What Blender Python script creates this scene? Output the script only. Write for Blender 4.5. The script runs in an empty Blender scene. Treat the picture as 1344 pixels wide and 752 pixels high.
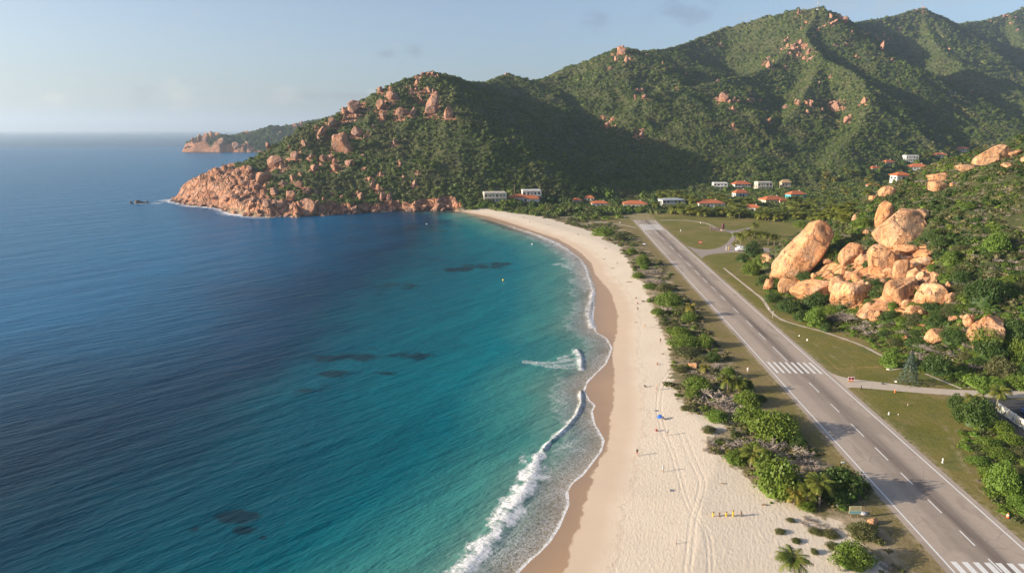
import bpy, bmesh, math, random
import numpy as np
from mathutils import Vector, Matrix, noise as mnoise
R = math.radians
random.seed(11); rng = np.random.default_rng(11)
SC = bpy.context.scene
COL = SC.collection
# ---------------------------------------------------------------- camera model
H, S, F, CX, CY = 72.0, 1.2, 896.0, 672.0, 376.0
PITCH = math.atan(206.0 / F); CP, SP = math.cos(PITCH), math.sin(PITCH)
def ray(px, py):
    a, b = (px - CX) / F, (CY - py) / F
    return np.array([a, CP + b * SP, -SP + b * CP])
def P3(px, py, D):
    r = ray(px, py); k = D * S / r[1]
    return np.array([0, 0, H]) + r * k
def G(px, py, z=1.5):
    r = ray(px, py); k = (z - H) / r[2]
    return np.array([0, 0, H]) + r * k
def pxm(p):                      # photo pixels per metre at a point
    return F / (p[1] * CP + (H - p[2]) * SP)
def gl(pts, z=1.5): return [tuple(G(x, y, z)[:2]) for x, y in pts]

# ---------------------------------------------------------------- noise
_tab = rng.random((256, 256))
def vnoise(x, y):
    xi, yi = np.floor(x).astype(np.int64), np.floor(y).astype(np.int64)
    u, v = x - xi, y - yi
    u = u * u * u * (u * (u * 6 - 15) + 10); v = v * v * v * (v * (v * 6 - 15) + 10)
    a, b = _tab[xi & 255, yi & 255], _tab[(xi + 1) & 255, yi & 255]
    c, d = _tab[xi & 255, (yi + 1) & 255], _tab[(xi + 1) & 255, (yi + 1) & 255]
    return a + (b - a) * u + (c - a) * v + (a - b - c + d) * u * v
def fbm(x, y, o=4, g=0.5):
    s, a, t = 0, 1.0, 0
    for i in range(o):
        s = s + a * vnoise(x * 2 ** i + 17.3 * i, y * 2 ** i + 9.1 * i); t += a; a *= g
    return s / t
def ridged(x, y, o=3):
    s, a, t = 0, 1.0, 0
    for i in range(o):
        s = s + a * (1 - np.abs(2 * vnoise(x * 2 ** i + 5.7 * i, y * 2 ** i + 3.1 * i) - 1)); t += a; a *= .5
    return s / t
def worley(x, y):                # nearest cell distance and a random value of that cell
    xi, yi = np.floor(x).astype(np.int64), np.floor(y).astype(np.int64)
    best = np.full(x.shape, 9.0); val = np.zeros(x.shape)
    for i in (-1, 0, 1):
        for j in (-1, 0, 1):
            cx, cy = xi + i, yi + j
            fx = cx + _tab[cx & 255, cy & 255]; fy = cy + _tab[(cy + 91) & 255, (cx + 37) & 255]
            d = (x - fx) ** 2 + (y - fy) ** 2
            m = d < best
            best = np.where(m, d, best); val = np.where(m, _tab[(cx + 11) & 255, (cy + 77) & 255], val)
    return np.sqrt(best), val
def sstep(a, b, x):
    t = np.clip((x - a) / (b - a), 0, 1); return t * t * (3 - 2 * t)

# ---------------------------------------------------------------- distances to drawn lines
def segdist(x, y, pts, closed=False):
    best = np.full(x.shape, 1e9)
    n = len(pts)
    for i in range(n if closed else n - 1):
        ax, ay = pts[i][:2]; bx, by = pts[(i + 1) % n][:2]
        dx, dy = bx - ax, by - ay
        t = np.clip(((x - ax) * dx + (y - ay) * dy) / (dx * dx + dy * dy + 1e-9), 0, 1)
        d = (x - ax - t * dx) ** 2 + (y - ay - t * dy) ** 2
        best = np.minimum(best, d)
    return np.sqrt(best)
def inside(x, y, pts):
    c = np.zeros(x.shape, bool); n = len(pts)
    for i in range(n):
        ax, ay = pts[i][:2]; bx, by = pts[(i + 1) % n][:2]
        if ay == by: continue
        m = (ay > y) != (by > y)
        c ^= m & (x < (bx - ax) * (y - ay) / (by - ay) + ax)
    return c
def sdf(x, y, pts):              # positive inside the closed line
    d = segdist(x, y, pts, True)
    return np.where(inside(x, y, pts), d, -d)

# ---------------------------------------------------------------- the coast
WATER = [(660,790),(682.5,750),(697,735),(708,726),(723,710.6),(736,690),(738.7,682.5),(747.6,662),(746,644),(752,634),(765.5,624),
 (778,608),(790,592),(794,578),(786,563.5),(781.6,557),(778,539.6),(782,531.6),(774,525),(767.5,513),(771.5,502),(783,490),(795.5,478),(801,466),(804,457),
 (797,444),(783.5,436),(779,428),(778,420),(780,404),(779.5,388),(777,378),(772,362),(769,352),(761.6,340),(750,332),(741,326),(730,319),(712,312),(694.6,306),
 (678,301),(662,295),(640,288),(614,280.5),(600,277.5)]
HEAD = [(588,275.5),(575,277),(560,276),(545,278),(520,277),(500,279),(480,278.5),(462,281),(445,280.5),(425,283.5),(405,283),(390,285.5),(370,284.5),(355,286),(335,284.5),
 (318,282.5),(305,281),(297,276),(288,273),(275,271.5),(262,271),(248,269),(240,267.5),(230,264.5),(226,263)]
COAST = [(-70, 30), (-30, 60)] + gl(WATER, 0) + gl(HEAD, 0)
BACK = [P3(300,230,655), P3(335,225,720), P3(400,200,800), P3(440,200,1000), P3(470,200,1500), P3(500,190,1900), P3(480,190,3300)]
LAND = [tuple(p[:2]) if len(p) > 2 else p for p in COAST] + [tuple(p[:2]) for p in BACK] + [(5200, 4200), (5200, 20)]
WET = [(700,800),(738.7,752),(744,739),(754,708),(764,677.5),(766.8,657),(775.7,641.7),(777,624),(786,608),(793.6,593),(798,578),(801,560),(801,553),
 (806,523.6),(806,505),(807,486),(803,468),(805,457),(810,433),(811,418),(809,404),(799.5,380),(790,370),(781,359),(776.5,345.6),(763,332),(748,322),(733,314),(697.6,302),(662,290),(640,284),(600,276)]
DUNE = [(1170,760),(1150,735),(1128,720),(1112,700),(1098,685),(1060,676),(1044,664),(1018,657),(1003,649),(985,636),(972,621),(958,612),(949,603),(921,583),(925,575),(954,559),(940,550),(904,542),(884,516),(877,489),(877,453),
 (866,430),(859,417),(855,402),(846,385),(844,372),(831,363),(829,351),(818.7,334),(812,322),(789,314.7),(792,308),(776,304),(756,298),(727,289),(707,284),(660,277),(625,273),(608,271)]
SCRUB = [(1230,770),(1185,735),(1165,700),(1140,668),(1128,640),(1090,612),(1062,590),(1040,565),(1000,545),(985,515),(958,480),(940,455),(925,430),(912,405),(893,385),(870,350),(850,330),(835,312),(812,298),(790,290),(740,282),(700,276),(650,270)]
cl_x = lambda L, z, far: [tuple(G(*p, z)[:2]) for p in L] + far
WETP = cl_x(WET, 0.4, [(-60, 640), (900, 900), (900, 60), (10, 60)])
DUNEP = cl_x(DUNE, 1.5, [(-60, 660), (900, 900), (900, 60), (80, 60)])
SCRUBP = cl_x(SCRUB, 1.5, [(-20, 700), (900, 900), (900, 60), (100, 60)])
# ---------------------------------------------------------------- ridges: (x, y, z, reach)
SPUR = .78
def rp(px, py, D, L): p = P3(px, py, D); return (p[0], p[1], max(p[2], 0.5), L * S)
CRAG = None
RIDGES = [
 # headland
 (1.15, [rp(230,262,588,25), rp(270,243,592,55), rp(320,214,600,95), rp(380,186,620,115), rp(430,160,640,140), rp(470,139,665,165), rp(520,110,695,190), rp(565,97,720,215),
         rp(610,107,840,270), rp(640,110,930,320), rp(665,100,1000,360), rp(700,107,1050,380), rp(760,94,1100,420), rp(790,77,1130,440), rp(815,63,1150,460), rp(840,69,1200,460), rp(877,66,1300,480)]),
 (1.0, [rp(565,97,720,160), rp(588,112,700,150), rp(600,140,680,130), rp(598,175,650,110), rp(590,215,600,80)]),
 (1.0, [rp(545,105,710,150), rp(520,145,665,120), rp(490,190,610,90), rp(470,225,570,60)]),
 (1.0, [rp(430,160,640,110), rp(420,195,600,90), rp(405,230,550,60)]),
 # main skyline to the mast
 (1.6, [rp(877,66,1300,420), rp(915,52,1400,480), rp(949,38,1450,520), rp(982,29,1450,540), rp(1009,21,1430,560), rp(1042,13,1410,570), rp(1074,11,1400,580), rp(1095,18,1410,520), rp(1117,30,1480,480), rp(1160,60,1500,400)]),
 # middle spur
 (1.05, [rp(1074,11,1400,420), rp(1062,35,1340,360), rp(1040,62,1260,330), rp(1012,88,1190,300), rp(975,99,1130,290), rp(945,106,1060,270), rp(905,116,1010,260), rp(877,120,980,260), rp(845,126,940,250), rp(828,145,900,230), rp(805,178,850,190), rp(760,208,770,130), rp(700,240,680,70)]),
 (1.0, [rp(945,108,1060,220), rp(950,135,990,190), rp(935,165,910,150), rp(910,205,800,110), rp(890,240,700,50)]),
 (1.0, [rp(845,126,940,200), rp(858,155,890,170), rp(850,195,810,130), rp(835,230,720,70)]),
 # mast spur, front
 (1.05, [rp(1062,32,1340,330), rp(1056,48,1290,300), rp(1080,80,1180,280), rp(1112,92,1110,260), rp(1134,110,1050,240), rp(1142,138,980,200), rp(1125,172,900,150), rp(1095,205,800,90)]),
 (1.0, [rp(1080,80,1180,260), rp(1062,112,1080,230), rp(1045,145,980,190), rp(1015,180,880,140), rp(985,215,760,80)]),
 (1.0, [rp(1095,18,1410,330), rp(1120,34,1420,320), rp(1156,55,1420,320), rp(1172,80,1380,300), rp(1180,110,1300,260), rp(1195,150,1150,200), rp(1200,180,1000,110)]),
 # second summit and beyond
 (1.6, [rp(1117,32,1650,300), rp(1140,27,1800,420), rp(1177,20,1850,540), rp(1209,11,1900,720), rp(1232,22,1950,760), rp(1252,33,2050,760), rp(1290,28,2250,850), rp(1324,18,2350,900), rp(1360,5,2450,1050), rp(1430,-10,2500,1100)]),
 (1.05, [rp(1209,11,1900,500), rp(1218,45,1780,440), rp(1245,75,1640,400), rp(1280,100,1500,380), rp(1315,128,1350,330), rp(1350,160,1200,260), rp(1400,190,1050,150)]),
 (1.05, [rp(1324,18,2350,600), rp(1345,60,2000,560), rp(1390,90,1700,450), rp(1450,120,1400,350)]),
 # far cape behind the headland
 (1.0, [rp(240,197,1900,30), rp(262,184,1920,120), rp(284,176,1940,150), rp(300,178,1960,150), rp(330,173,2000,160), rp(352,167,2050,180), rp(372,166,2100,200), rp(400,160,2150,220), rp(432,154,2200,240), rp(480,140,2250,260), rp(560,130,2300,260)]),
]
CAPE = [tuple(P3(*p)[:2]) for p in [(236,200,1890),(262,202,1850),(285,203,1840),(310,201,1850),(330,203,1830),(352,202,1850),(380,203,1850),(430,203,1800),(520,203,1800),(640,150,2500),(330,150,2500),(250,190,1960)]]
NEAR = [rp(978,352,296,12), rp(1000,340,300,30), rp(1030,321,303,50), rp(1060,303,308,75), rp(1092,285,312,100), rp(1120,270,314,118), rp(1152,253,316,132), rp(1185,238,318,145), rp(1222,222,320,158), rp(1255,210,320,165), rp(1292,197,318,172), rp(1344,182,312,178), rp(1450,150,300,185), rp(1650,110,290,190)]
FOOT = gl([(972,353),(980,366),(998,382),(1020,401),(1045,416),(1075,427),(1100,436),(1140,449),(1165,458),(1190,468),(1225,478),(1250,484),(1300,495),(1344,497),(1450,500)]) + [(420, 130), (700, 200), (620, 620), (420, 560), (300, 480), (210, 425), (150, 385), (125, 365)]
def nearh(x, y):
    best = np.full(x.shape, 1e9); hr = np.interp(np.where(y > 20, x / np.maximum(y, 20), 5.), [p[0] / p[1] for p in NEAR], [p[2] for p in NEAR])
    for (ax, ay, az, _), (bx, by, bz, _) in zip(NEAR[:-1], NEAR[1:]):
        dx, dy = bx - ax, by - ay
        t = np.clip(((x - ax) * dx + (y - ay) * dy) / (dx * dx + dy * dy), 0, 1)
        d = np.sqrt((x - ax - t * dx) ** 2 + (y - ay - t * dy) ** 2)
        best = np.minimum(best, d)
    f = np.maximum(sdf(x, y, FOOT), 0)
    q = f / (f + best + 1e-6)
    return hr * q, 1 - q
def ridgeh(x, y, pts, ex):
    if ex < 1.1 and pts[0][1] < 2200: pts = [(a, b, c, L * (SPUR if b > 900 else .9)) for a, b, c, L in pts]
    best = np.zeros(x.shape); bt = np.ones(x.shape)
    for (ax, ay, az, aL), (bx, by, bz, bL) in zip(pts[:-1], pts[1:]):
        dx, dy = bx - ax, by - ay
        t = np.clip(((x - ax) * dx + (y - ay) * dy) / (dx * dx + dy * dy), 0, 1)
        d = np.sqrt((x - ax - t * dx) ** 2 + (y - ay - t * dy) ** 2)
        L = aL + (bL - aL) * t
        q = np.clip(d / L, 0, 1)
        c = (az + (bz - az) * t) * (1 - q) ** ex
        m = c > best
        best = np.where(m, c, best); bt = np.where(m, q, bt)
    return best, bt
def smax(a, b, k):
    h = np.clip(0.5 + 0.5 * (a - b) / k, 0, 1); return b + (a - b) * h + k * h * (1 - h) * 0.5
def hfun(x, y, full=False):
    x = np.asarray(x, float); y = np.asarray(y, float)
    far = sstep(450 , 560, y)
    jag = (fbm(x / 9, y / 9, 3) - .5) * 9 * far
    d = sdf(x, y, LAND)
    beachside = segdist(x, y, COAST[2:2 + len(WATER)]) < 40
    d = d + np.where(beachside, 0, jag)
    dc = sdf(x, y, CAPE) + (fbm(x / 30, y / 30, 3) - .5) * 40
    d2 = np.maximum(d, np.where(y > 1900, dc, -1e9))
    plain = np.clip(d2 * 0.06, -4, 1.5)
    rise = np.clip((y - 850) * .085, 0, 75) * sstep(-50, 200, x)
    M = np.zeros(x.shape) + rise; T = np.ones(x.shape)
    for ex, pts in RIDGES:
        c, t = ridgeh(x, y, pts, ex)
        T = np.where(c > M, t, T)
        k = np.clip(3 + M * .03, 3, 10); q = np.clip(.5 + .5 * (M - c) / k, 0, 1)
        M = np.maximum(M, c) + k * q * (1 - q) * .5 * sstep(0, 12, np.minimum(M, c))
    g = ridged(x / 150 + 3, y / 150, 3) - .55
    g2 = ridged(x / 45 + 9, y / 45, 3) - .55
    w = np.clip(T * 4, 0.12, 1)
    M = M + M * g * .27 * w * np.clip(1 - M / 600, .3, 1) + np.clip(M / 30, 0, 1) * g2 * 11 * w
    M = np.maximum(M, 0)
    cape = (y > 440) * (y < 1100) * sstep(-.10, -.13, x / np.maximum(y, 1)) * sstep(0, 3, d2); M = np.maximum(M, cape * np.minimum(7.5, np.maximum(d2, 0) * .9))
    # rocky shore: blocky cliff
    d_rock = np.where(y > 440, d2, 99)
    wo, wv = worley(x / 7, y / 5.5); wo2, wv2 = worley(x / 3.1 + 7, y / 3.1)
    block = (wv - .35) * 5 + (1 - np.clip(wo * 1.4, 0, 1)) * 4 + (wv2 - .5) * 2.2
    xn = x / np.maximum(y, 1)
    band = 9 + 62 * sstep(-.25, -.42, xn) + (6 + 26 * sstep(-.25, -.42, xn)) * (fbm(x / 30, y / 30, 2) - .5)
    rk = (1 - sstep(band * .55, band, d_rock)) * (M > 2) * (y < 1400) + (1 - sstep(12, 60, d_rock + 60 * (fbm(x / 40, y / 40, 2) - .4))) * (y >= 1400) * (xn < -.15)
    M = M + rk * np.clip(d_rock / 6, 0, 1) * block * np.where(y > 1400, 1.8, .8)
    M = np.minimum(M, np.maximum(d_rock, 0) * 1.25 + .15 + np.maximum(0, block) * .25 * (d_rock > 0))
    # the near hill
    N, nt = nearh(x, y)
    foot = sstep(0, 7, N)
    nn = (fbm(x / 26, y / 26, 4) - .5) * 9 * np.clip(nt * 5, .15, 1) + (ridged(x / 60, y / 60, 2) - .5) * 6 * np.clip(nt * 3, 0, 1)
    bulge = np.sin(np.clip(nt, 0, 1) * math.pi) * N * .22
    N = (N + bulge + nn) * foot
    # slab cliff under the big boulders
    h = plain + np.maximum(M, np.maximum(N, 0))
    if full: return h, d2, M, N, rk
    return h
_ks = np.geomspace(60, 3600, 1500)
def T(px, py, n=1):
    r = ray(px, py); q = _ks / r[1]
    X, Y, Z = r[0] * q, r[1] * q, H + r[2] * q
    g = hfun(X, Y) - Z
    i = np.argmax(g > 0)
    if g[i] <= 0: return None
    a, b = (q[i - 1], q[i]) if i else (q[0], q[0])
    f = g[i - 1] / (g[i - 1] - g[i]) if i else 0
    k = a + (b - a) * f
    return np.array([r[0] * k, r[1] * k, H + r[2] * k])
# ---------------------------------------------------------------- node helpers
def new_mat(name):
    m = bpy.data.materials.new(name); m.use_nodes = True
    nt = m.node_tree; nt.nodes.clear()
    out = nt.nodes.new('ShaderNodeOutputMaterial'); b = nt.nodes.new('ShaderNodeBsdfPrincipled')
    nt.links.new(b.outputs[0], out.inputs[0])
    return m, NT(nt), b
class NT:
    def __init__(s, nt): s.nt = nt
    def L(s, a, b): s.nt.links.new(a, b)
    def put(s, inp, v):
        if isinstance(v, bpy.types.NodeSocket): s.L(v, inp)
        elif isinstance(v, (tuple, list)) and len(v) == 3 and inp.type == 'RGBA': inp.default_value = (*v, 1)
        else: inp.default_value = v
    def n(s, t, **k):
        n = s.nt.nodes.new(t)
        for a, b in k.items(): setattr(n, a, b)
        return n
    def attr(s, name): return s.n('ShaderNodeAttribute', attribute_name=name).outputs['Fac']
    def pos(s): return s.n('ShaderNodeNewGeometry').outputs['Position']
    def obj(s): return s.n('ShaderNodeTexCoord').outputs['Object']
    def rand(s): return s.n('ShaderNodeObjectInfo').outputs['Random']
    def noise(s, vec, scale, det=3, rough=.55, out='Fac', dist=0):
        n = s.n('ShaderNodeTexNoise'); s.L(vec, n.inputs['Vector'])
        n.inputs['Scale'].default_value = scale; n.inputs['Detail'].default_value = det; n.inputs['Roughness'].default_value = rough
        n.inputs['Distortion'].default_value = dist
        return n.outputs[out]
    def vor(s, vec, scale, feat='F1', out='Distance', rnd=1):
        n = s.n('ShaderNodeTexVoronoi', feature=feat); s.L(vec, n.inputs['Vector']); n.inputs['Scale'].default_value = scale
        n.inputs['Randomness'].default_value = rnd
        return n.outputs[out]
    def scale(s, vec, sc, rot=(0, 0, 0)):
        if any(rot):             # turn first, then stretch
            n = s.n('ShaderNodeMapping'); s.L(vec, n.inputs['Vector']); n.inputs['Rotation'].default_value = rot; vec = n.outputs[0]; rot = (0, 0, 0)
        n = s.n('ShaderNodeMapping'); s.L(vec, n.inputs['Vector']); n.inputs['Scale'].default_value = sc; n.inputs['Rotation'].default_value = rot
        return n.outputs[0]
    def m(s, op, a, b=0.0, c=0.0, clamp=False):
        n = s.n('ShaderNodeMath', operation=op, use_clamp=clamp)
        s.put(n.inputs[0], a); s.put(n.inputs[1], b); s.put(n.inputs[2], c); return n.outputs[0]
    def ss(s, x, a, b, lo=0., hi=1., lin=False):
        n = s.n('ShaderNodeMapRange', interpolation_type='LINEAR' if lin else 'SMOOTHSTEP')
        s.put(n.inputs[0], x)
        for i, v in zip((1, 2, 3, 4), (a, b, lo, hi)): s.put(n.inputs[i], v)
        return n.outputs[0]
    def mix(s, f, a, b, mode='MIX'):
        n = s.n('ShaderNodeMix', data_type='RGBA', blend_type=mode)
        s.put(n.inputs[0], f); s.put(n.inputs[6], a); s.put(n.inputs[7], b); return n.outputs[2]
    def ramp(s, f, stops):
        n = s.n('ShaderNodeValToRGB'); s.put(n.inputs[0], f); e = n.color_ramp.elements
        while len(e) < len(stops): e.new(0.5)
        for x, (p, c) in zip(e, stops): x.position = p; x.color = (*c, 1)
        return n.outputs[0]
    def bump(s, h, dist=1., st=1., prev=None):
        n = s.n('ShaderNodeBump'); s.put(n.inputs['Height'], h); n.inputs['Distance'].default_value = dist; n.inputs['Strength'].default_value = st
        if prev is not None: s.L(prev, n.inputs['Normal'])
        return n.outputs[0]
def flat(name, col, rough=.7, var=.15, metal=0., sc=4.):
    m, t, b = new_mat(name)
    n = t.noise(t.obj(), sc, 3)
    t.put(b.inputs['Base Color'], t.mix(1., t.mix(0, col, col), t.mix(n, tuple([1 - var] * 3), tuple([1 + var] * 3)), 'MULTIPLY'))
    b.inputs['Roughness'].default_value = rough; b.inputs['Metallic'].default_value = metal
    return m
# ---------------------------------------------------------------- rock colours shared by ground and boulders
def rock_color(t, vec, big=1.):
    a = t.noise(vec, .12 * big, 4, .6); b = t.noise(vec, .9 * big, 5, .65); c = t.noise(t.scale(vec, (1, 1, .16)), .42 * big, 5, .65)
    col = t.ramp(a, [(.28, (.52, .215, .085)), (.45, (.70, .325, .14)), (.60, (.78, .42, .20)), (.75, (.66, .43, .29))])
    col = t.mix(t.ss(b, .48, .70, 0, .65), col, (.33, .175, .10))
    col = t.mix(t.ss(t.noise(vec, .3 * big, 5, .7), .56, .66, 0, .6), col, (.36, .31, .26))
    col = t.mix(t.ss(c, .52, .66, 0, .8), col, (.16, .095, .06))
    return col
def joints(t, vec, k=1.):        # a few long cracks, broken and bent, in two directions
    d = t.noise(vec, .22 * k, 3, .5, 'Color'); w = t.n('ShaderNodeVectorMath', operation='MULTIPLY_ADD'); t.L(d, w.inputs[0]); w.inputs[1].default_value = (4.5 / k,) * 3; t.L(vec, w.inputs[2])
    out = None
    for sc, rot, th in (((.16, .05, .05), (.3, .2, .5), .5), ((.05, .05, .12), (.5, -.3, 1.9), .54)):
        n = t.noise(t.scale(w.outputs[0], tuple(v * k for v in sc), rot), 1., 1, .4); e = t.m('ABSOLUTE', t.m('SUBTRACT', n, th)); out = e if out is None else t.m('MINIMUM', out, e)
    brk = t.ss(t.noise(vec, .3 * k, 3), .42, .60)
    return t.m('ADD', out, t.m('MULTIPLY', brk, .02))
def m_ground():
    m, t, b = new_mat('ground_cover')
    P = t.pos(); dW, dWet, dD, dS = t.attr('d_water'), t.attr('d_wet'), t.attr('d_dune'), t.attr('d_scrub')
    hill, rk, slope = t.attr('hill'), t.attr('rock'), t.attr('slope')
    # sand
    n1 = t.noise(P, .06, 3); n2 = t.noise(P, 1.1, 4, .6); n3 = t.noise(P, 4.5, 3, .6)
    dry = t.mix(n1, (.62, .523, .405), (.73, .63, .50))
    dry = t.mix(t.ss(n2, .5, .75, 0, .35), dry, (.47, .375, .28))
    smooth = t.ss(t.m('ADD', dWet, t.m('MULTIPLY', t.m('SUBTRACT', n1, .5), 5)), 3.5, 9)   # 0 = packed damp band
    packed = t.mix(t.noise(P, .25, 3), (.57, .445, .32), (.63, .50, .375))
    sand = t.mix(smooth, packed, dry)
    # wrack lines
    w1 = t.noise(P, .16, 4, .6)
    lw = t.m('ABSOLUTE', t.m('SUBTRACT', t.m('ADD', dWet, t.m('MULTIPLY', w1, 9)), 12.5))
    sand = t.mix(t.ss(t.m('ADD', lw, t.m('MULTIPLY', n3, .9)), .35, 1.1, .30, 0), sand, (.40, .30, .20))
    wetedge = t.m('ADD', dWet, t.m('MULTIPLY', t.m('SUBTRACT', t.noise(P, .33, 4), .5), 3.0))
    wet = t.ss(wetedge, -.35, .25, 1, 0)
    wetcol = t.mix(t.ss(t.m('ADD', dW, t.m('MULTIPLY', n1, 8)), 2, 12), (.33, .225, .15), (.42, .275, .165))
    sand = t.mix(wet, sand, wetcol)
    # scrub and grass
    g1 = t.noise(P, .035, 4, .6); g2 = t.noise(P, .35, 5, .65); g3 = t.noise(P, 3., 4, .7); g4 = t.noise(P, .12, 4, .65)
    grass = t.ramp(g1, [(.3, (.13, .13, .018)), (.5, (.185, .17, .028)), (.7, (.25, .195, .05))])
    grass = t.mix(t.ss(g4, .48, .68, 0, .7), grass, (.13, .15, .042))
    grass = t.mix(t.ss(g2, .5, .72, 0, .55), grass, (.26, .20, .085))
    grass = t.mix(t.ss(g3, .4, .65, 0, .6), grass, (.07, .08, .022))
    grass = t.mix(t.m('MULTIPLY', t.ss(dS, 26, 6), t.ss(g4, .40, .6, .35, .8)), grass, (.235, .17, .085))
    grass = t.mix(t.m('MULTIPLY', t.attr('verge'), t.ss(t.noise(P, .8, 5, .7), .38, .62, 0, 1.)), grass, (.42, .33, .21))
    grass = t.mix(t.ss(t.noise(P, .055, 5, .7), .50, .66, 0, .75), grass, (.27, .195, .085))
    mow = t.n('ShaderNodeTexWave'); t.L(P, mow.inputs[0]); mow.inputs['Scale'].default_value = .16; mow.inputs['Distortion'].default_value = 1.5
    grass = t.mix(t.m('MULTIPLY', mow.outputs[1], .16), grass, (.09, .10, .02))
    tracks = t.attr('track'); grass = t.mix(t.m('MULTIPLY', tracks, t.ss(g2, .42, .62, 0, .6)), grass, (.33, .26, .15))
    scrub = t.mix(t.ss(g2, .4, .6), (.27, .20, .12), (.15, .14, .06))
    scrub = t.mix(t.ss(g4, .50, .62, 0, .8), scrub, (.46, .36, .24))
    plain = t.mix(t.ss(t.m('ADD', dS, t.m('MULTIPLY', t.m('SUBTRACT', g2, .5), 14)), -2, 3), scrub, grass)
    de = t.m('ADD', dD, t.m('MULTIPLY', t.m('SUBTRACT', t.noise(P, .45, 5, .7), .5), 9))
    veg = t.ss(de, -.3, 1.2)
    col = t.mix(veg, sand, plain)
    # hillside soil and shrub litter
    h1 = t.noise(P, .018, 4, .6); h2 = t.noise(P, .16, 4, .7)
    hs = t.ramp(h1, [(.3, (.04, .06, .018)), (.5, (.06, .075, .024)), (.7, (.09, .09, .034))])
    hs = t.mix(t.ss(h2, .45, .68, 0, .5), hs, (.13, .115, .06))
    hs = t.mix(t.ss(t.noise(P, .7, 4, .7), .45, .65, 0, .6), hs, (.035, .05, .016))
    col = t.mix(hill, col, hs)
    rc = rock_color(t, P, .6)
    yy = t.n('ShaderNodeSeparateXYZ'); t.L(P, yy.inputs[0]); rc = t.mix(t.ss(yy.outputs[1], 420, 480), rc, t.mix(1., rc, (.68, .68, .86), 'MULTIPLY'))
    crack = t.vor(t.scale(P, (1, 1, .6)), .19, 'DISTANCE_TO_EDGE'); crack2 = t.vor(P, .5, 'DISTANCE_TO_EDGE')
    rc = t.mix(t.ss(crack, .0, .05, .8, 0), rc, (.06, .04, .03))
    z = t.n('ShaderNodeSeparateXYZ'); t.L(P, z.inputs[0])
    rc = t.mix(t.ss(t.m('ADD', z.outputs[2], t.m('MULTIPLY', h2, 4)), 2.2, 4.8, .85, 0), rc, (.045, .032, .026))
    rmask = t.ss(t.m('ADD', rk, t.m('MULTIPLY', t.m('SUBTRACT', h2, .5), 1.3)), .42, .55)
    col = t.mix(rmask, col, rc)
    t.put(b.inputs['Base Color'], col)
    ro = t.mix(wet, (.9, .9, .9), (.22, .22, .22)); t.put(b.inputs['Roughness'], t.m('MAXIMUM', t.m('SUBTRACT', 1, t.m('MULTIPLY', wet, .66)), t.m('MULTIPLY', hill, .9)))
    # footprints, tyre tracks and ripples
    P2 = t.scale(P, (1, .45, 1), (0, 0, R(18)))
    foot = t.m('ADD', t.m('MULTIPLY', t.noise(P2, 2.3, 4, .65), .8), t.m('MULTIPLY', t.vor(P2, 2.1), .2))
    hgt = t.m('MULTIPLY', foot, t.m('MULTIPLY', smooth, t.m('SUBTRACT', 1, hill)))
    bp = t.bump(hgt, .15, .75)
    bp = t.bump(t.attr('track2'), .035, .8, bp)
    rough = t.m('MULTIPLY', t.m('MAXIMUM', t.m('MULTIPLY', veg, .25), hill), g3)
    bp = t.bump(rough, .5, .7, bp)
    rb = t.m('MULTIPLY', rmask, t.m('ADD', t.ss(crack, 0, .16), t.m('MULTIPLY', t.noise(P, .5, 5, .65), 1.4)))
    bp = t.bump(rb, 1.6, .9, bp)
    t.L(bp, b.inputs['Normal'])
    b.inputs['Specular IOR Level'].default_value = .25
    return m
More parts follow.
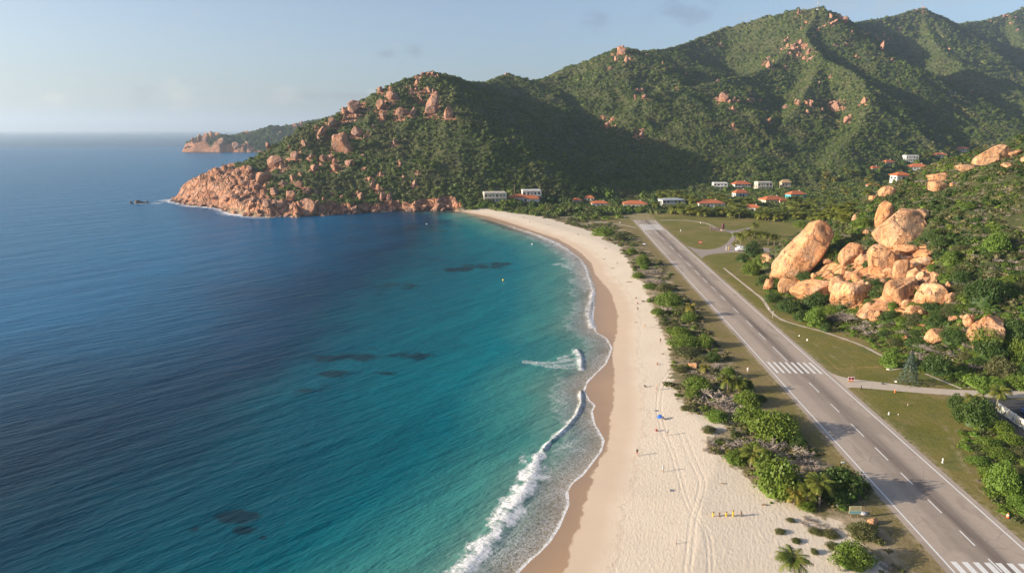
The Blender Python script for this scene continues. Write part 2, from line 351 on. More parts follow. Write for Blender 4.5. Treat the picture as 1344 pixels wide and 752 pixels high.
def m_sea():
    m, t, b = new_mat('sea_water')
    P = t.pos(); ds, dp, fo, reef, ex, thin = t.attr('d_shore'), t.attr('deep'), t.attr('foam'), t.attr('reef'), t.attr('open'), t.attr('thin')
    n = t.noise(P, .018, 4, .6); n2 = t.noise(P, .09, 4, .6)
    dpn = t.m('ADD', dp, t.m('MULTIPLY', t.m('SUBTRACT', n, .5), 70))
    dpn = t.m('ADD', dpn, t.m('MULTIPLY', t.m('SUBTRACT', n2, .5), 14))
    teal = t.ramp(t.m('DIVIDE', t.m('ADD', ds, t.m('MULTIPLY', t.m('SUBTRACT', n, .5), 16)), 130.),
        [(0., (.27, .25, .16)), (.05, (.15, .25, .20)), (.14, (.05, .22, .20)), (.28, (.0, .155, .19)), (.55, (.0, .105, .15)), (1., (.0, .075, .11))])
    deep = t.mix(t.ss(dpn, 0, 150), (.0, .036, .082), (.0, .115, .25))
    deep = t.mix(t.attr('weed2'), deep, (.0, .024, .052))
    teal = t.mix(t.m('MULTIPLY', t.attr('weed'), .9), teal, t.mix(1., teal, (.0, .45, .54), 'MULTIPLY'))
    col = t.mix(t.ss(dpn, -10, 30), teal, deep)
    col = t.mix(t.m('MULTIPLY', t.ss(t.m('ADD', reef, t.m('MULTIPLY', t.m('SUBTRACT', t.noise(P, .07, 6, .7), .5), 2.4)), .42, .78), .8), col, (.004, .022, .035))
    # bands of swell over the shallows
    sw = t.noise(t.scale(P, (.006, .032, 1), (0, 0, R(-60))), 1., 3, .5)
    col = t.mix(t.m('MULTIPLY', t.ss(sw, .45, .65), .35), col, t.mix(1., col, (.55, .72, .8), 'MULTIPLY'))
    # sand showing through the thin swash
    col = t.mix(t.m('MULTIPLY', thin, .75), col, (.30, .225, .145))
    # foam
    fv = t.scale(P, (1, .7, 1), (0, 0, R(30)))
    dn = t.noise(P, .8, 3, .6, 'Color'); wv = t.n('ShaderNodeVectorMath', operation='MULTIPLY_ADD'); t.L(dn, wv.inputs[0]); wv.inputs[1].default_value = (2.4,) * 3; t.L(fv, wv.inputs[2])
    lace = t.m('MINIMUM', t.vor(wv.outputs[0], 1.1, 'DISTANCE_TO_EDGE'), t.m('MULTIPLY', t.vor(wv.outputs[0], 2.7, 'DISTANCE_TO_EDGE'), 1.2))
    lace = t.ss(lace, 0., .22, 1, 0)
    fn = t.noise(t.scale(P, (.7, 1.6, 1), (0, 0, R(38))), 1., 6, .75)
    solid = t.ss(t.m('ADD', fo, t.m('MULTIPLY', t.m('SUBTRACT', fn, .5), 2.3)), .50, 1.0)
    lacem = t.m('MULTIPLY', t.ss(t.m('ADD', t.m('MULTIPLY', lace, .75), t.m('MULTIPLY', t.m('SUBTRACT', fn, .5), .8)), .30, .75), t.ss(fo, .04, .45))
    foam = t.m('MAXIMUM', solid, t.m('MULTIPLY', lacem, .62))
    # scattered whitecap flecks outside
    caps = t.m('MULTIPLY', t.ss(t.noise(t.scale(P, (.12, .35, 1), (0, 0, R(-45))), 1., 4, .65), .735, .78), t.m('MULTIPLY', ex, .8))
    foam = t.m('MAXIMUM', foam, caps)
    t.put(b.inputs['Base Color'], t.mix(foam, col, (.80, .80, .80)))
    t.put(b.inputs['Roughness'], t.m('ADD', .26, t.m('MULTIPLY', foam, .6)))
    b.inputs['IOR'].default_value = 1.13; b.inputs['Specular IOR Level'].default_value = .5
    w0 = t.noise(t.scale(P, (.016, .055, 1), (0, 0, R(-52))), 1., 2, .5)
    w1 = t.noise(t.scale(P, (.07, .30, 1), (0, 0, R(-42))), 1., 4, .6)
    w2 = t.noise(t.scale(P, (.45, 1.2, 1), (0, 0, R(-50))), 1., 4, .65)
    calm = t.ss(dp, -120, 120, .8, 1.25)
    hgt = t.m('ADD', t.m('MULTIPLY', w0, 2.2), t.m('ADD', t.m('MULTIPLY', w1, t.m('MULTIPLY', calm, 1.2)), t.m('MULTIPLY', w2, t.m('MULTIPLY', calm, .3))))
    hgt = t.m('MULTIPLY', hgt, t.m('SUBTRACT', 1, t.m('MULTIPLY', thin, .8)))
    bp = t.bump(hgt, 1., .8); bp = t.bump(t.m('MULTIPLY', foam, fn), .35, .7, bp)
    t.L(bp, b.inputs['Normal'])
    return m
def m_asphalt(name, kind=0):
    m, t, b = new_mat(name); P = t.pos()
    a = t.noise(P, .05, 4, .6); c = t.noise(P, .9, 4, .65); f = t.noise(P, 9., 3, .7)
    base = [((.38, .31, .25), (.48, .395, .315)), ((.50, .42, .33), (.58, .49, .39)), ((.05, .05, .052), (.075, .073, .07)), ((.30, .25, .21), (.37, .31, .26))][kind]
    col = t.mix(a, *base)
    col = t.mix(t.ss(c, .45, .75, 0, .35), col, tuple(v * .72 for v in base[0]))
    col = t.mix(t.ss(f, .4, .7, 0, .35), col, tuple(v * .6 for v in base[0]))
    if kind == 0:
        rub = t.attr('rubber'); al = t.noise(t.scale(t.attr_v('uvr'), (.25, .012, 1)), 1., 4, .6)
        col = t.mix(t.m('MULTIPLY', rub, t.ss(al, .3, .62, .35, 1.)), col, (.12, .092, .078))
        pat = t.noise(t.scale(t.attr_v('uvr'), (.16, .035, 1)), 1., 3, .5)
        col = t.mix(t.ss(pat, .55, .58, 0, .42), col, (.25, .20, .16))
        crk = t.vor(t.scale(t.attr_v('uvr'), (1, .5, 1)), .12, 'DISTANCE_TO_EDGE'); col = t.mix(t.ss(crk, .0, .006, .45, 0), col, (.07, .065, .06))
    t.put(b.inputs['Base Color'], col); b.inputs['Roughness'].default_value = .85
    t.L(t.bump(f, .02, .6), b.inputs['Normal'])
    return m
NT.attr_v = lambda s, name: s.n('ShaderNodeAttribute', attribute_name=name).outputs['Vector']
def m_paint():
    m, t, b = new_mat('white_paint'); P = t.pos()
    f = t.noise(P, 3.5, 5, .75)
    t.put(b.inputs['Base Color'], t.mix(t.ss(f, .52, .72, 0, .7), (.76, .75, .72), (.34, .31, .28))); b.inputs['Roughness'].default_value = .7
    return m
def m_leaf(name, c1, c2, c3, rnd=.5, sc=.5, world=True):
    m, t, b = new_mat(name)
    P = t.pos() if world else t.obj()
    r = t.rand(); n = t.noise(P, sc, 3, .6)
    col = t.mix(t.ss(r, 0, 1, lin=True), c1, c2)
    col = t.mix(t.ss(n, .45, .72, 0, .7), col, c3)
    t.put(b.inputs['Base Color'], col); b.inputs['Roughness'].default_value = .55; b.inputs['Specular IOR Level'].default_value = .3
    tr = t.n('ShaderNodeBsdfTranslucent'); t.L(t.mix(.5, col, (.22, .26, .04), 'MIX'), tr.inputs[0])
    mx = t.n('ShaderNodeMixShader'); mx.inputs[0].default_value = .25
    out = [n for n in t.nt.nodes if n.type == 'OUTPUT_MATERIAL'][0]
    t.L(b.outputs[0], mx.inputs[1]); t.L(tr.outputs[0], mx.inputs[2]); t.L(mx.outputs[0], out.inputs[0])
    return m
def m_rock():
    m, t, b = new_mat('granite'); P = t.obj(); 
    g = t.n('ShaderNodeNewGeometry')
    v = t.n('ShaderNodeVectorMath', operation='MULTIPLY_ADD'); t.L(t.n('ShaderNodeObjectInfo').outputs['Location'], v.inputs[0]); v.inputs[1].default_value = (3.1, 1.7, 2.3)
    t.L(g.outputs['Position'], v.inputs[2]); W = v.outputs[0]
    col = rock_color(t, W, 1.)
    stv = t.noise(t.scale(W, (.55, .55, .05)), 1., 5, .65); col = t.mix(t.ss(stv, .54, .66, 0, .65), col, (.22, .145, .105))
    col = t.mix(t.ss(t.noise(W, .11, 3, .5), .48, .62, 0, .5), col, (.50, .34, .23))
    r = t.rand(); col = t.mix(t.m('MULTIPLY', r, .4), col, (.52, .33, .20))
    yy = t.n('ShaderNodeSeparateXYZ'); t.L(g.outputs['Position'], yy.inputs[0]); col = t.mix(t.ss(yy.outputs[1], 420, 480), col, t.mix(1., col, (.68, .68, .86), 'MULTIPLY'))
    cr = joints(t, W, 1.6); wv = t.noise(W, .5, 5, .65); fi = t.noise(W, 2.4, 6, .75)
    col = t.mix(t.ss(cr, 0.002, .008, .7, 0), col, (.09, .055, .035))
    col = t.mix(t.ss(fi, .54, .72, 0, .22), col, (.27, .16, .10))
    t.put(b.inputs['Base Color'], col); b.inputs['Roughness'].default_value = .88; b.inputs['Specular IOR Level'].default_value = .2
    bp = t.bump(t.m('ADD', t.ss(cr, 0, .014), t.m('MULTIPLY', wv, 1.6)), 1.0, .9); bp = t.bump(fi, .3, .8, bp); t.L(bp, b.inputs['Normal'])
    return m
def glass_mat():
    m, t, b = new_mat('dark_glass'); b.inputs['Base Color'].default_value = (.03, .04, .05, 1); b.inputs['Roughness'].default_value = .12
    return m
M = {}
M['ground'] = m_ground(); M['sea'] = m_sea(); M['rwy'] = m_asphalt('runway_asphalt', 0); M['concrete'] = m_asphalt('pale_concrete', 1); M['tar'] = m_asphalt('dark_asphalt', 2); M['taxi'] = m_asphalt('taxi_asphalt', 3)
M['paint'] = m_paint(); M['rock'] = m_rock(); M['glass'] = glass_mat()
# ---------------------------------------------------------------- object helpers
def link(name, me, mats=(), parent=None):
    o = bpy.data.objects.new(name, me); COL.objects.link(o)
    for x in (mats if isinstance(mats, (list, tuple)) else [mats]): me.materials.append(x)
    if parent: o.parent = parent
    return o
def tag(o, label=None, cat=None, group=None, kind=None):
    for k, v in (('label', label), ('category', cat), ('group', group), ('kind', kind)):
        if v: o[k] = v
        elif k in o: del o[k]
    return o
def empty(name, loc, rz=0, label=None, cat=None, group=None):
    o = bpy.data.objects.new(name, None); COL.objects.link(o); o.location = loc; o.rotation_euler = (0, 0, rz)
    o.empty_display_size = .2
    return tag(o, label, cat, group)
def mesh_np(name, V, Fc, attrs=None, smooth=True):
    me = bpy.data.meshes.new(name); V = np.asarray(V, np.float32); Fc = np.asarray(Fc, np.int32); k = Fc.shape[1]
    me.vertices.add(len(V)); me.vertices.foreach_set('co', V.ravel())
    me.loops.add(Fc.size); me.loops.foreach_set('vertex_index', Fc.ravel())
    me.polygons.add(len(Fc)); me.polygons.foreach_set('loop_start', np.arange(0, Fc.size, k, dtype=np.int32))
    me.polygons.foreach_set('loop_total', np.full(len(Fc), k, np.int32)) if hasattr(me.polygons, 'x') else None
    me.update(calc_edges=True); me.validate()
    if smooth: me.polygons.foreach_set('use_smooth', np.ones(len(me.polygons), bool))
    for n, a in (attrs or {}).items():
        if a.ndim == 1: at = me.attributes.new(n, 'FLOAT', 'POINT'); at.data.foreach_set('value', a.astype(np.float32))
        else: at = me.attributes.new(n, 'FLOAT_VECTOR', 'POINT'); at.data.foreach_set('vector', a.astype(np.float32).ravel())
    return me
def compact(V, Fc, attrs, mask):
    Fc = Fc[mask]; u, inv = np.unique(Fc, return_inverse=True)
    return V[u], inv.reshape(Fc.shape), {k: a[u] for k, a in attrs.items()}
def polar(a0, a1, na, r):
    A = np.radians(np.linspace(a0, a1, na)); AA, RR = np.meshgrid(A, r)
    X, Y = (np.tan(AA) * RR * 0 + np.sin(AA) * RR).ravel(), (np.cos(AA) * RR).ravel()
    i = np.arange((len(r) - 1) * (na - 1)); rr, cc = i // (na - 1), i % (na - 1); v = rr * na + cc
    return X, Y, np.stack([v, v + 1, v + na + 1, v + na], 1)
# ---------------------------------------------------------------- camera, sky, sun
cam = bpy.data.objects.new('camera', bpy.data.cameras.new('camera')); COL.objects.link(cam); SC.camera = cam
cam.data.sensor_width = 36; cam.data.lens = 36 * F / 1344; cam.data.clip_start = 1; cam.data.clip_end = 200000
cam.location = (0, 0, H); cam.rotation_euler = (math.pi / 2 - PITCH, 0, 0)
SUN_EL, SUN_AZ = R(16), R(11)
sd = Vector((-math.cos(SUN_EL) * math.cos(SUN_AZ), -math.cos(SUN_EL) * math.sin(SUN_AZ), math.sin(SUN_EL)))
sun = bpy.data.objects.new('sun', bpy.data.lights.new('sun', 'SUN')); COL.objects.link(sun)
sun.data.energy = 5.0; sun.data.angle = R(.5); sun.data.color = (1, .86, .68)
sun.rotation_euler = sd.to_track_quat('Z', 'Y').to_euler()
w = bpy.data.worlds.new('World'); SC.world = w; w.use_nodes = True
t = NT(w.node_tree); bg = w.node_tree.nodes['Background']
sky = t.n('ShaderNodeTexSky'); sky.sky_type = 'NISHITA'; sky.sun_disc = False; sky.sun_elevation = SUN_EL
sky.sun_rotation = math.atan2(sd.x, sd.y); sky.altitude = 50; sky.air_density = .8; sky.dust_density = 1.7; sky.ozone_density = 1.5
dirv = t.n('ShaderNodeTexCoord').outputs['Generated']
sx = t.n('ShaderNodeSeparateXYZ'); t.L(dirv, sx.inputs[0])
def blob(px, py, rx, ry):     # a soft patch of cloud round one direction of the sky
    r = ray(px, py); az, el = math.atan2(r[0], r[1]), math.atan2(r[2], math.hypot(r[0], r[1]))
    A = t.m('DIVIDE', t.m('SUBTRACT', t.m('ARCTAN2', sx.outputs[0], sx.outputs[1]), az), rx / F)
    E = t.m('DIVIDE', t.m('SUBTRACT', sx.outputs[2], math.sin(el)), ry / F)
    return t.m('SUBTRACT', 1, t.m('SQRT', t.m('ADD', t.m('MULTIPLY', A, A), t.m('MULTIPLY', E, E))), clamp=True)
cn = t.noise(t.scale(dirv, (1, 1, 2.2)), 26, 6, .62)
def cl(bl, th=.30): return t.ss(t.m('ADD', bl, t.m('MULTIPLY', t.m('SUBTRACT', cn, .5), 2.6)), th, th + .9)
b1 = blob(235, 128, 22, 28); b2 = blob(190, 130, 24, 24)
for p in ((376, 127, 26, 14), (75, 133, 30, 16), (490, 120, 14, 8)): b1 = t.m('MAXIMUM', b1, blob(*p))
for p in ((505, 72, 26, 9), (545, 68, 18, 13), (900, 18, 60, 22), (785, 30, 30, 20), (440, 127, 100, 9)): b2 = t.m('MAXIMUM', b2, blob(*p))
b3 = blob(1160, 5, 200, 26)
scol = t.mix(t.m('MULTIPLY', cl(b2, .12), .8), sky.outputs[0], t.mix(1., sky.outputs[0], (.80, .76, .78), 'MULTIPLY'))
scol = t.mix(t.m('MULTIPLY', cl(b1, .12), 1.), scol, t.mix(1., scol, (1.34, 1.22, 1.14), 'MULTIPLY'))
scol = t.mix(t.m('MULTIPLY', cl(b3, .2), .8), scol, t.mix(1., scol, (1.12, .98, .88), 'MULTIPLY'))
scol = t.mix(1., scol, t.mix(t.ss(sx.outputs[2], .0, .24), (.71, .735, .79), (.96, .89, .86)), 'MULTIPLY'); t.L(scol, bg.inputs[0]); bg.inputs[1].default_value = 0.115
SC.view_settings.view_transform = 'Standard'; SC.view_settings.look = 'None'; SC.view_settings.gamma = 1; SC.view_settings.exposure = 0.96
SC.cycles.max_bounces = 4; SC.cycles.diffuse_bounces = 2; SC.cycles.glossy_bounces = 2; SC.cycles.transparent_max_bounces = 8; SC.cycles.transmission_bounces = 2; SC.cycles.volume_bounces = 0
SC.cycles.use_denoising = True; SC.cycles.use_adaptive_sampling = True; SC.cycles.adaptive_threshold = .01
SC.render.film_transparent = False
# ---------------------------------------------------------------- terrain
_cr = [(1040,366),(1075,352),(1100,340),(1120,332),(1165,318),(1225,330),(1236,362),(1252,380),(1250,402),(1215,420),(1150,420),(1085,402),(1045,398)]
CRAGP = [tuple(T(*p)[:2]) for p in _cr]
def grid_terrain():
    r = np.geomspace(45, 4300, 830)
    X, Y, Fc = polar(-44, 58, 1000, r)
    Z, d2, Mh, Nh, rk = hfun(X, Y, True)
    dW = np.where(Y > 2200, 50, d2)
    dWet = sdf(X, Y, WETP); dD = sdf(X, Y, DUNEP); dS = sdf(X, Y, SCRUBP)
    n, m = 1000, 830
    Zg = Z.reshape(m, n); Xg, Yg = X.reshape(m, n), Y.reshape(m, n)
    du = np.stack([np.gradient(a, axis=0) for a in (Xg, Yg, Zg)], -1); dv = np.stack([np.gradient(a, axis=1) for a in (Xg, Yg, Zg)], -1)
    nn = np.cross(dv, du); nn /= np.linalg.norm(nn, axis=-1, keepdims=True) + 1e-9
    slope = 1 - np.abs(nn[..., 2]).ravel()
    hill = np.clip(np.maximum(Mh, Nh) / 2.5, 0, 1)
    hill = np.maximum(hill, sstep(690, 760, Y + X * .15))
    # bare rock where the slope is steep, in patches
    pat = fbm(X / 45 + 50, Y / 45, 3)
    rock = np.maximum(rk * .95, sstep(.42, .58, slope + (pat - .5) * .35) * (Mh > 12) * .6)
    rock = np.maximum(rock, sstep(.30, .45, slope + (pat - .5) * .2) * (Nh > 3) * .6)
    rock = np.maximum(rock, sstep(-4, 5, sdf(X, Y, CRAGP) + (fbm(X / 6, Y / 6, 3) - .5) * 12) * (Nh > 1))
    nb_ = (fbm(X / 6, Y / 6, 3) - .5)
    for bx_, by_, br_ in BIG_XY:
        if by_ < 440: continue
        m_ = (np.abs(X - bx_) < br_ * 3.2 + 4) & (np.abs(Y - by_) < br_ * 3.2 + 4)
        if m_.any():
            q_ = np.hypot(X[m_] - bx_, Y[m_] - by_) / (br_ + 1) + nb_[m_] * 2.2
            rock[m_] = np.maximum(rock[m_], 1 - sstep(1.0, 1.7, q_))
    tr2 = np.zeros(len(X)); mm_ = Y < 320
    for L in TYRES: tr2[mm_] = np.maximum(tr2[mm_], 1 - sstep(.10, .34, segdist(X[mm_], Y[mm_], spline(gl(L), 6))))
    tr = np.zeros(len(X))
    for L in TRACKS: tr = np.maximum(tr, 1 - sstep(.25, .9, segdist(X, Y, gl(L))))
    at = dict(d_water=dW, d_wet=dWet, d_dune=dD, d_scrub=dS, hill=hill, rock=rock, slope=slope, track=tr, track2=-tr2, verge=np.exp(-np.maximum(np.abs(X * rn[0] + Y * rn[1] - vC) - (HW + 1.35), 0) / 1.1))
    V = np.stack([X, Y, Z], 1)
    keep = (Z[Fc] > -2.6).any(1)
    fm = np.maximum(Mh, Nh)[Fc].max(1); bd = dD[Fc].mean(1)
    cls = np.where(fm > .6, 2, np.where(bd < 0, 0, 1)); cls = np.where((cls == 0) & (Y[Fc].mean(1) > 640), 1, cls)
    for k, nm in enumerate(('beach', 'ground', 'hills')):
        v, f, a = compact(V, Fc, at, keep & (cls == k))
        o = link(nm, mesh_np(nm, v, f, a), M['ground']); tag(o, kind='structure')
TYRES = [[(a + dx, b) for a, b in ((892,566),(900,588),(910,612),(918,632),(914,655),(906,680),(903,705),(898,752))] for dx in (0, 8)] + [[(a + dx, b) for a, b in ((884,480),(868,500),(862,530),(868,560),(880,590),(890,625),(900,660),(925,700),(930,760))] for dx in (0, 6)]
TRACKS = [[(1148,600),(1200,640),(1260,690)], [(1240,560),(1270,620),(1300,660),(1344,700)], [(1095,455),(1120,468),(1165,474)], [(985,395),(1020,425),(1070,452),(1110,480)], [(1070,430),(1100,442),(1150,460)]]
def seamesh():
    r = np.concatenate([np.geomspace(45, 700, 700), np.geomspace(704, 30000, 330)])
    X, Y, Fc = polar(-75, 30, 1150, r)
    d = sdf(X, Y, LAND)
    V = np.stack([X, Y, np.zeros(len(X))], 1)
    DEEP = [(560,276),(585,281),(600,290),(585,300),(572,320),(562,345),(540,360),(508,372),(492,385),(497,400),(482,420),(478,445),(440,470),(385,500),(350,520),(300,565),(215,625),(120,700),(60,752),(0,800)]
    DP = gl(DEEP, 0) + [(-600, 40), (-4000, 60), (-4000, 3000), (G(560,276,0)[0], 3000)]
    dp = sdf(X, Y, DP); dp = np.where(Y > 640, np.maximum(dp, 60), dp)
    fo = np.zeros(len(X)); Zc = np.zeros(len(X)); thin = np.zeros(len(X))
    near = (np.abs(X) < 400) & (Y < 900)
    x, y = X[near], Y[near]; f = np.zeros(len(x)); zc = np.zeros(len(x))
    jit = (fbm(x / 2.2, y / 2.2, 3) - .5)
    BR = [([(598,765),(612,742),(622,731),(640,713),(655,692),(668,672),(683,652),(694,632),(702,614),(705,600)], 2.3, 1.0, .45),
          ([(712,592),(718,584),(730,573),(745,560),(757,545),(763,530),(762,514)], 0.75, .9, .4),
          ([(692,475),(712,477),(735,475),(757,470)], 1.2, .66, .05), ([(706,479),(725,481),(745,480),(758,477)], 1.2, .66, .05), ([(735,470),(750,466),(758,462)], .9, .6, .1), ([(740,483),(750,483.5),(760,482)], .8, .6, .05), ([(757,460),(762,470),(762,484)], 1.3, .95, .5),
          ([(778,383),(775,400),(772,414),(777,430)], 1.5, .9, .3), ([(738,322),(748,336),(760,348),(768,362),(774,380)], 5.0, .62, .2),
          ([(655,289),(675,297),(690,303),(712,311),(735,322)], 3.2, .75, .3), ([(735,347),(750,350),(765,358)], 4.0, .5, .1), ([(725,318),(745,328)],4,.7,.1)]
    lump = fbm(x / 4.5 + 30, y / 4.5, 2)
    for L, wd, st, hh in BR:
        q = gl(L, 0); s = segdist(x, y, q) + jit * wd * 2.2 + (lump - .45) * wd * 1.1
        f = np.maximum(f, st * (1 - sstep(wd * .45, wd * 1.5, s)) * (.72 + .5 * lump))
        zc = np.maximum(zc, hh * np.exp(-(segdist(x, y, q) / (wd * .8)) ** 2))
    dn = -d[near]
    edge = (1 - sstep(.25, .75, np.abs(dn - .1) + jit * .5)) * (y < 640)
    lacey = (.16 + .34 * fbm(x / 7, y / 7, 3)) * (1 - sstep(6, 13, dn + jit * 8)) * sstep(560, 420, y) * (y < 640)
    f = np.maximum(f, np.maximum(edge * .95 * (y < 470), np.maximum(lacey, edge * .6)))
    # surf round the cape
    tipm = sstep(-.33, -.42, x / y) * (y > 500)
    f = np.maximum(f, (1 - sstep(2.5, 12, dn + jit * 12)) * tipm * 1.1)
    f = np.maximum(f, (1 - sstep(.4, 2.2, dn + jit * 3)) * (y > 500) * (x / y < -.1) * .75)
    for px, py, wx, wy in ((50+170, 263, 13, 3.2), (205, 267, 9, 1.6), (300, 276, 9, 2.5), (165+20, 267, 12, 1.4)):
        c = G(px, py, 0); s = np.hypot((x - c[0]) / (wx / pxm(c)), (y - c[1]) / (wy / (110 * .9746) * pxm(c) ** -1 * 700))
        f = np.maximum(f, .8 * (1 - sstep(.4, 1.2, s + jit)))
    fo[near] = f; Zc[near] = zc; thin[near] = (1 - sstep(0, 9, dn)) * (y < 560)
    # underwater reef and weed
    reef = np.zeros(len(X))
    for px, py, wx, wy, st in ((455,470,130,9,.75),(540,468,55,8,.9),(515,490,28,5,.8),(625,350,34,4,1),(606,353,26,4,1),(655,347,26,3.4,1),(650,350,26,3,.8),(480,455,60,10,.5),(390,512,48,9,.65),(440,490,45,6,.7),(570,278,70,6,.7),(560,300,40,8,.6),
        (316,677,34,13,1.0),(318,696,24,9,1.0),(256,694,9,5,.9),(345,706,7,4,.9),(300,716,10,5,.7),(520,378,50,10,.7),(640,283,26,2.5,.7),(645,613,5,3,.7),(636,634,3,2,.6)):
        c = G(px, py, 0); c2 = G(px, py + wy, 0); c3 = G(px, py - wy, 0)
        s = np.hypot((X - c[0]) / (wx / pxm(c)), (Y - c[1]) / (abs(c3[1] - c2[1]) / 2))
        reef = np.maximum(reef, st * np.exp(-s ** 2 * 1.1))
    ex = sstep(120, 500, dp); weed = sstep(225, 95, Y) * sstep(14, 50, -d + (fbm(X / 30, Y / 30, 3) - .5) * 20)
    V[:, 2] = Zc * (.8 + .4 * fbm(X / 3, Y / 3, 2))
    at = dict(d_shore=np.maximum(-d, 0), deep=dp, foam=fo, reef=reef, open=ex, thin=thin, weed=weed, weed2=sstep(260, 110, Y))
    keep = ((d[Fc] < 1.2).any(1)) | (Y[Fc].mean(1) > 640) & (d[Fc] < 15).any(1)
    v, f_, a = compact(V, Fc, at, keep)
    tag(link('sea', mesh_np('sea', v, f_, a), M['sea']), kind='structure')
# ---------------------------------------------------------------- runway, roads
def sheet(name, pts, z, mat, px=True, zq=1.5):
    P = [G(a, b, z) for a, b in pts] if px else [(a, b, z) for a, b in pts]
    bm = bmesh.new(); bm.faces.new([bm.verts.new(p) for p in P]); bmesh.ops.triangulate(bm, faces=bm.faces[:])
    for f in bm.faces:
        if f.normal.z < 0: f.normal_flip()
    me = bpy.data.meshes.new(name); bm.to_mesh(me); return tag(link(name, me, mat), kind='structure')
def spline(pts, n=10):
    o = []; P = [pts[0]] + list(pts) + [pts[-1]]
    for i in range(1, len(P) - 2):
        a, b, c, d = [np.array(P[i + k], float) for k in (-1, 0, 1, 2)]
        for k in range(n):
            s = k / n; o.append(tuple(.5 * (2 * b + (c - a) * s + (2 * a - 5 * b + 4 * c - d) * s * s + (3 * b - a - 3 * c + d) * s ** 3)))
    return o + [tuple(pts[-1])]
def ribbon(name, pts, wid, z, mat, wob=0.):
    q = np.array(spline(gl(pts))); tg = np.gradient(q, axis=0); tg /= np.linalg.norm(tg, axis=1, keepdims=True)
    nr = np.stack([-tg[:, 1], tg[:, 0]], 1); V = []
    for i, (p, nn_) in enumerate(zip(q, nr)):
        ww = wid * .5 * (1 + wob * (fbm(np.array([i * .35]), np.array([1.])) [0] - .5) * 2)
        for s in (-1, 1):
            a = p + nn_ * s * ww; V.append((a[0], a[1], z))
    Fc = [(2 * i, 2 * i + 1, 2 * i + 3, 2 * i + 2) for i in range(len(q) - 1)]
    V = np.array(V); Fc = np.array(Fc)
    o = link(name, mesh_np(name, V, Fc, smooth=False), mat); return tag(o, kind='structure')
RZ = 1.545
rd = ray(724, 170); rd = np.array([rd[0], rd[1]]); rd /= np.linalg.norm(rd); rn = np.array([rd[1], -rd[0]])
LP = G(1253.6, 752)[:2]; RP = G(1344, 721)[:2]
vL, vR = LP @ rn, RP @ rn; vC = (vL + vR) / 2; HW = (vR - vL) / 2
U = lambda py, side=0: (lambda p: p[:2] @ rd)(G(*( [(724 + (py - 170) * (.91 if side < 0 else 1.125 if side > 0 else 1.02)), py]), 1.5))
def RW(u, v): return rd * u + rn * (vC + v)
def build_runway():
    ua, ub = 40., U(289); nu, nv = 240, 25; sh = 1.35
    us = np.linspace(ua, ub, nu); vs = np.linspace(-HW - sh, HW + sh, nv)
    UU, VV = np.meshgrid(us, vs, indexing='ij'); p = UU[..., None] * rd + (vC + VV)[..., None] * rn
    V = np.concatenate([p.reshape(-1, 2), np.full((nu * nv, 1), RZ - .015)], 1)
    i = np.arange((nu - 1) * (nv - 1)); a = i // (nv - 1) * nv + i % (nv - 1)
    Fc = np.stack([a, a + 1, a + nv + 1, a + nv], 1)[:, ::-1]
    rub = np.clip(np.exp(-((VV - 1.6) / 1.8) ** 2) * 1.0 + np.exp(-((VV + 2.2) / 1.3) ** 2) * .5, 0, 1)
    o = link('runway', mesh_np('runway', V, Fc, dict(rubber=rub.ravel(), uvr=np.stack([VV.ravel(), UU.ravel(), VV.ravel() * 0], 1)), False), M['rwy']); tag(o, kind='structure')
    bm = bmesh.new()
    def q(u0, u1, v0, v1, vs_=0.):
        c = [RW(u0, v0), RW(u0, v1), RW(u1, v1 + vs_), RW(u1, v0 + vs_)]
        bm.faces.new([bm.verts.new((*x, RZ)) for x in c])
    for s in (-1, 1): q(ua, ub - 3, s * HW - .16, s * HW + .16)
    # centre dashes, as drawn in the photograph
    for a_, b_ in ((696,716),(655,673),(620,636),(587,604),(556,573),(530,541),(502,515),(455,474),(437,446),(421,429),(404,411),(388,394),(376,382),(365,371),(355,361),(344,350),(333,338),(323,328),(312,316),(303,307)):
        q(U(b_), U(a_), -.14, .14)
    q(U(751), U(733), -.14, .14)
    for k in range(8):
        v = (k - 3.5) * HW * 2 / 8.6
        if abs(v) > .3: q(U(490), U(475.5), v - .36, v + .36)
    for k in range(8):
        v = (k - 3.5) * HW * 2 / 8.6
        q(U(775), U(738.5), v - .5, v + .5)
    for k in range(8):
        v = (k - 3.5) * HW * 2 / 8.6; q(U(302), U(294.5), v - .42, v + .42)
    me = bpy.data.meshes.new('runway_markings'); bm.to_mesh(me); tag(link('runway_markings', me, M['paint']), kind='structure')
build_runway(); seamesh()
xR = lambda py: 724 + (py - 170) * 1.14
sheet('access_road', [(xR(486),486)] + spline([(1092,491),(1104,497),(1122,502),(1160,508),(1220,513.5),(1290,519),(1344,519.5),(1420,520)], 5) + spline([(1420,508),(1344,512),(1310,514),(1290,513),(1265,515)], 3)[:-1] + [(1420,530),(1420,530)][:0] + [], 1.525, M['concrete']) if False else None
top = spline([(1081,482),(1090,489),(1104,494),(1122,497.5),(1160,502),(1220,509),(1290,512.5),(1344,512),(1420,510)], 5)
bot = spline([(1104,512),(1112,509.5),(1122,508.5),(1160,511.5),(1220,516.5),(1290,521),(1344,522),(1420,522)], 5)
sheet('access_road', top + bot[::-1], 1.526, M['concrete'])
sheet('parking_lot', [(1278,523),(1344,524),(1500,524),(1500,640),(1370,590),(1330,565),(1305,548)], 1.518, M['tar'])
ap = spline([(901,322),(912,326),(925,327.5),(938,326.5),(950,322),(958,314),(961,308),(955,304.5),(945,303.5),(938,303)], 5) + spline([(938,300.5),(950,301),(962,302.5),(972,301),(985,298.5),(992,296)], 4)[:-1] + spline([(993,297),(982,301),(969,304.5),(966,309),(964,316),(960,320),(964,323.5),(975,324.5),(1000,325),(1020,326)], 5) + spline([(1020,331),(985,331.5),(960,331.5),(940,333),(927,335.5),(921,339)], 5)
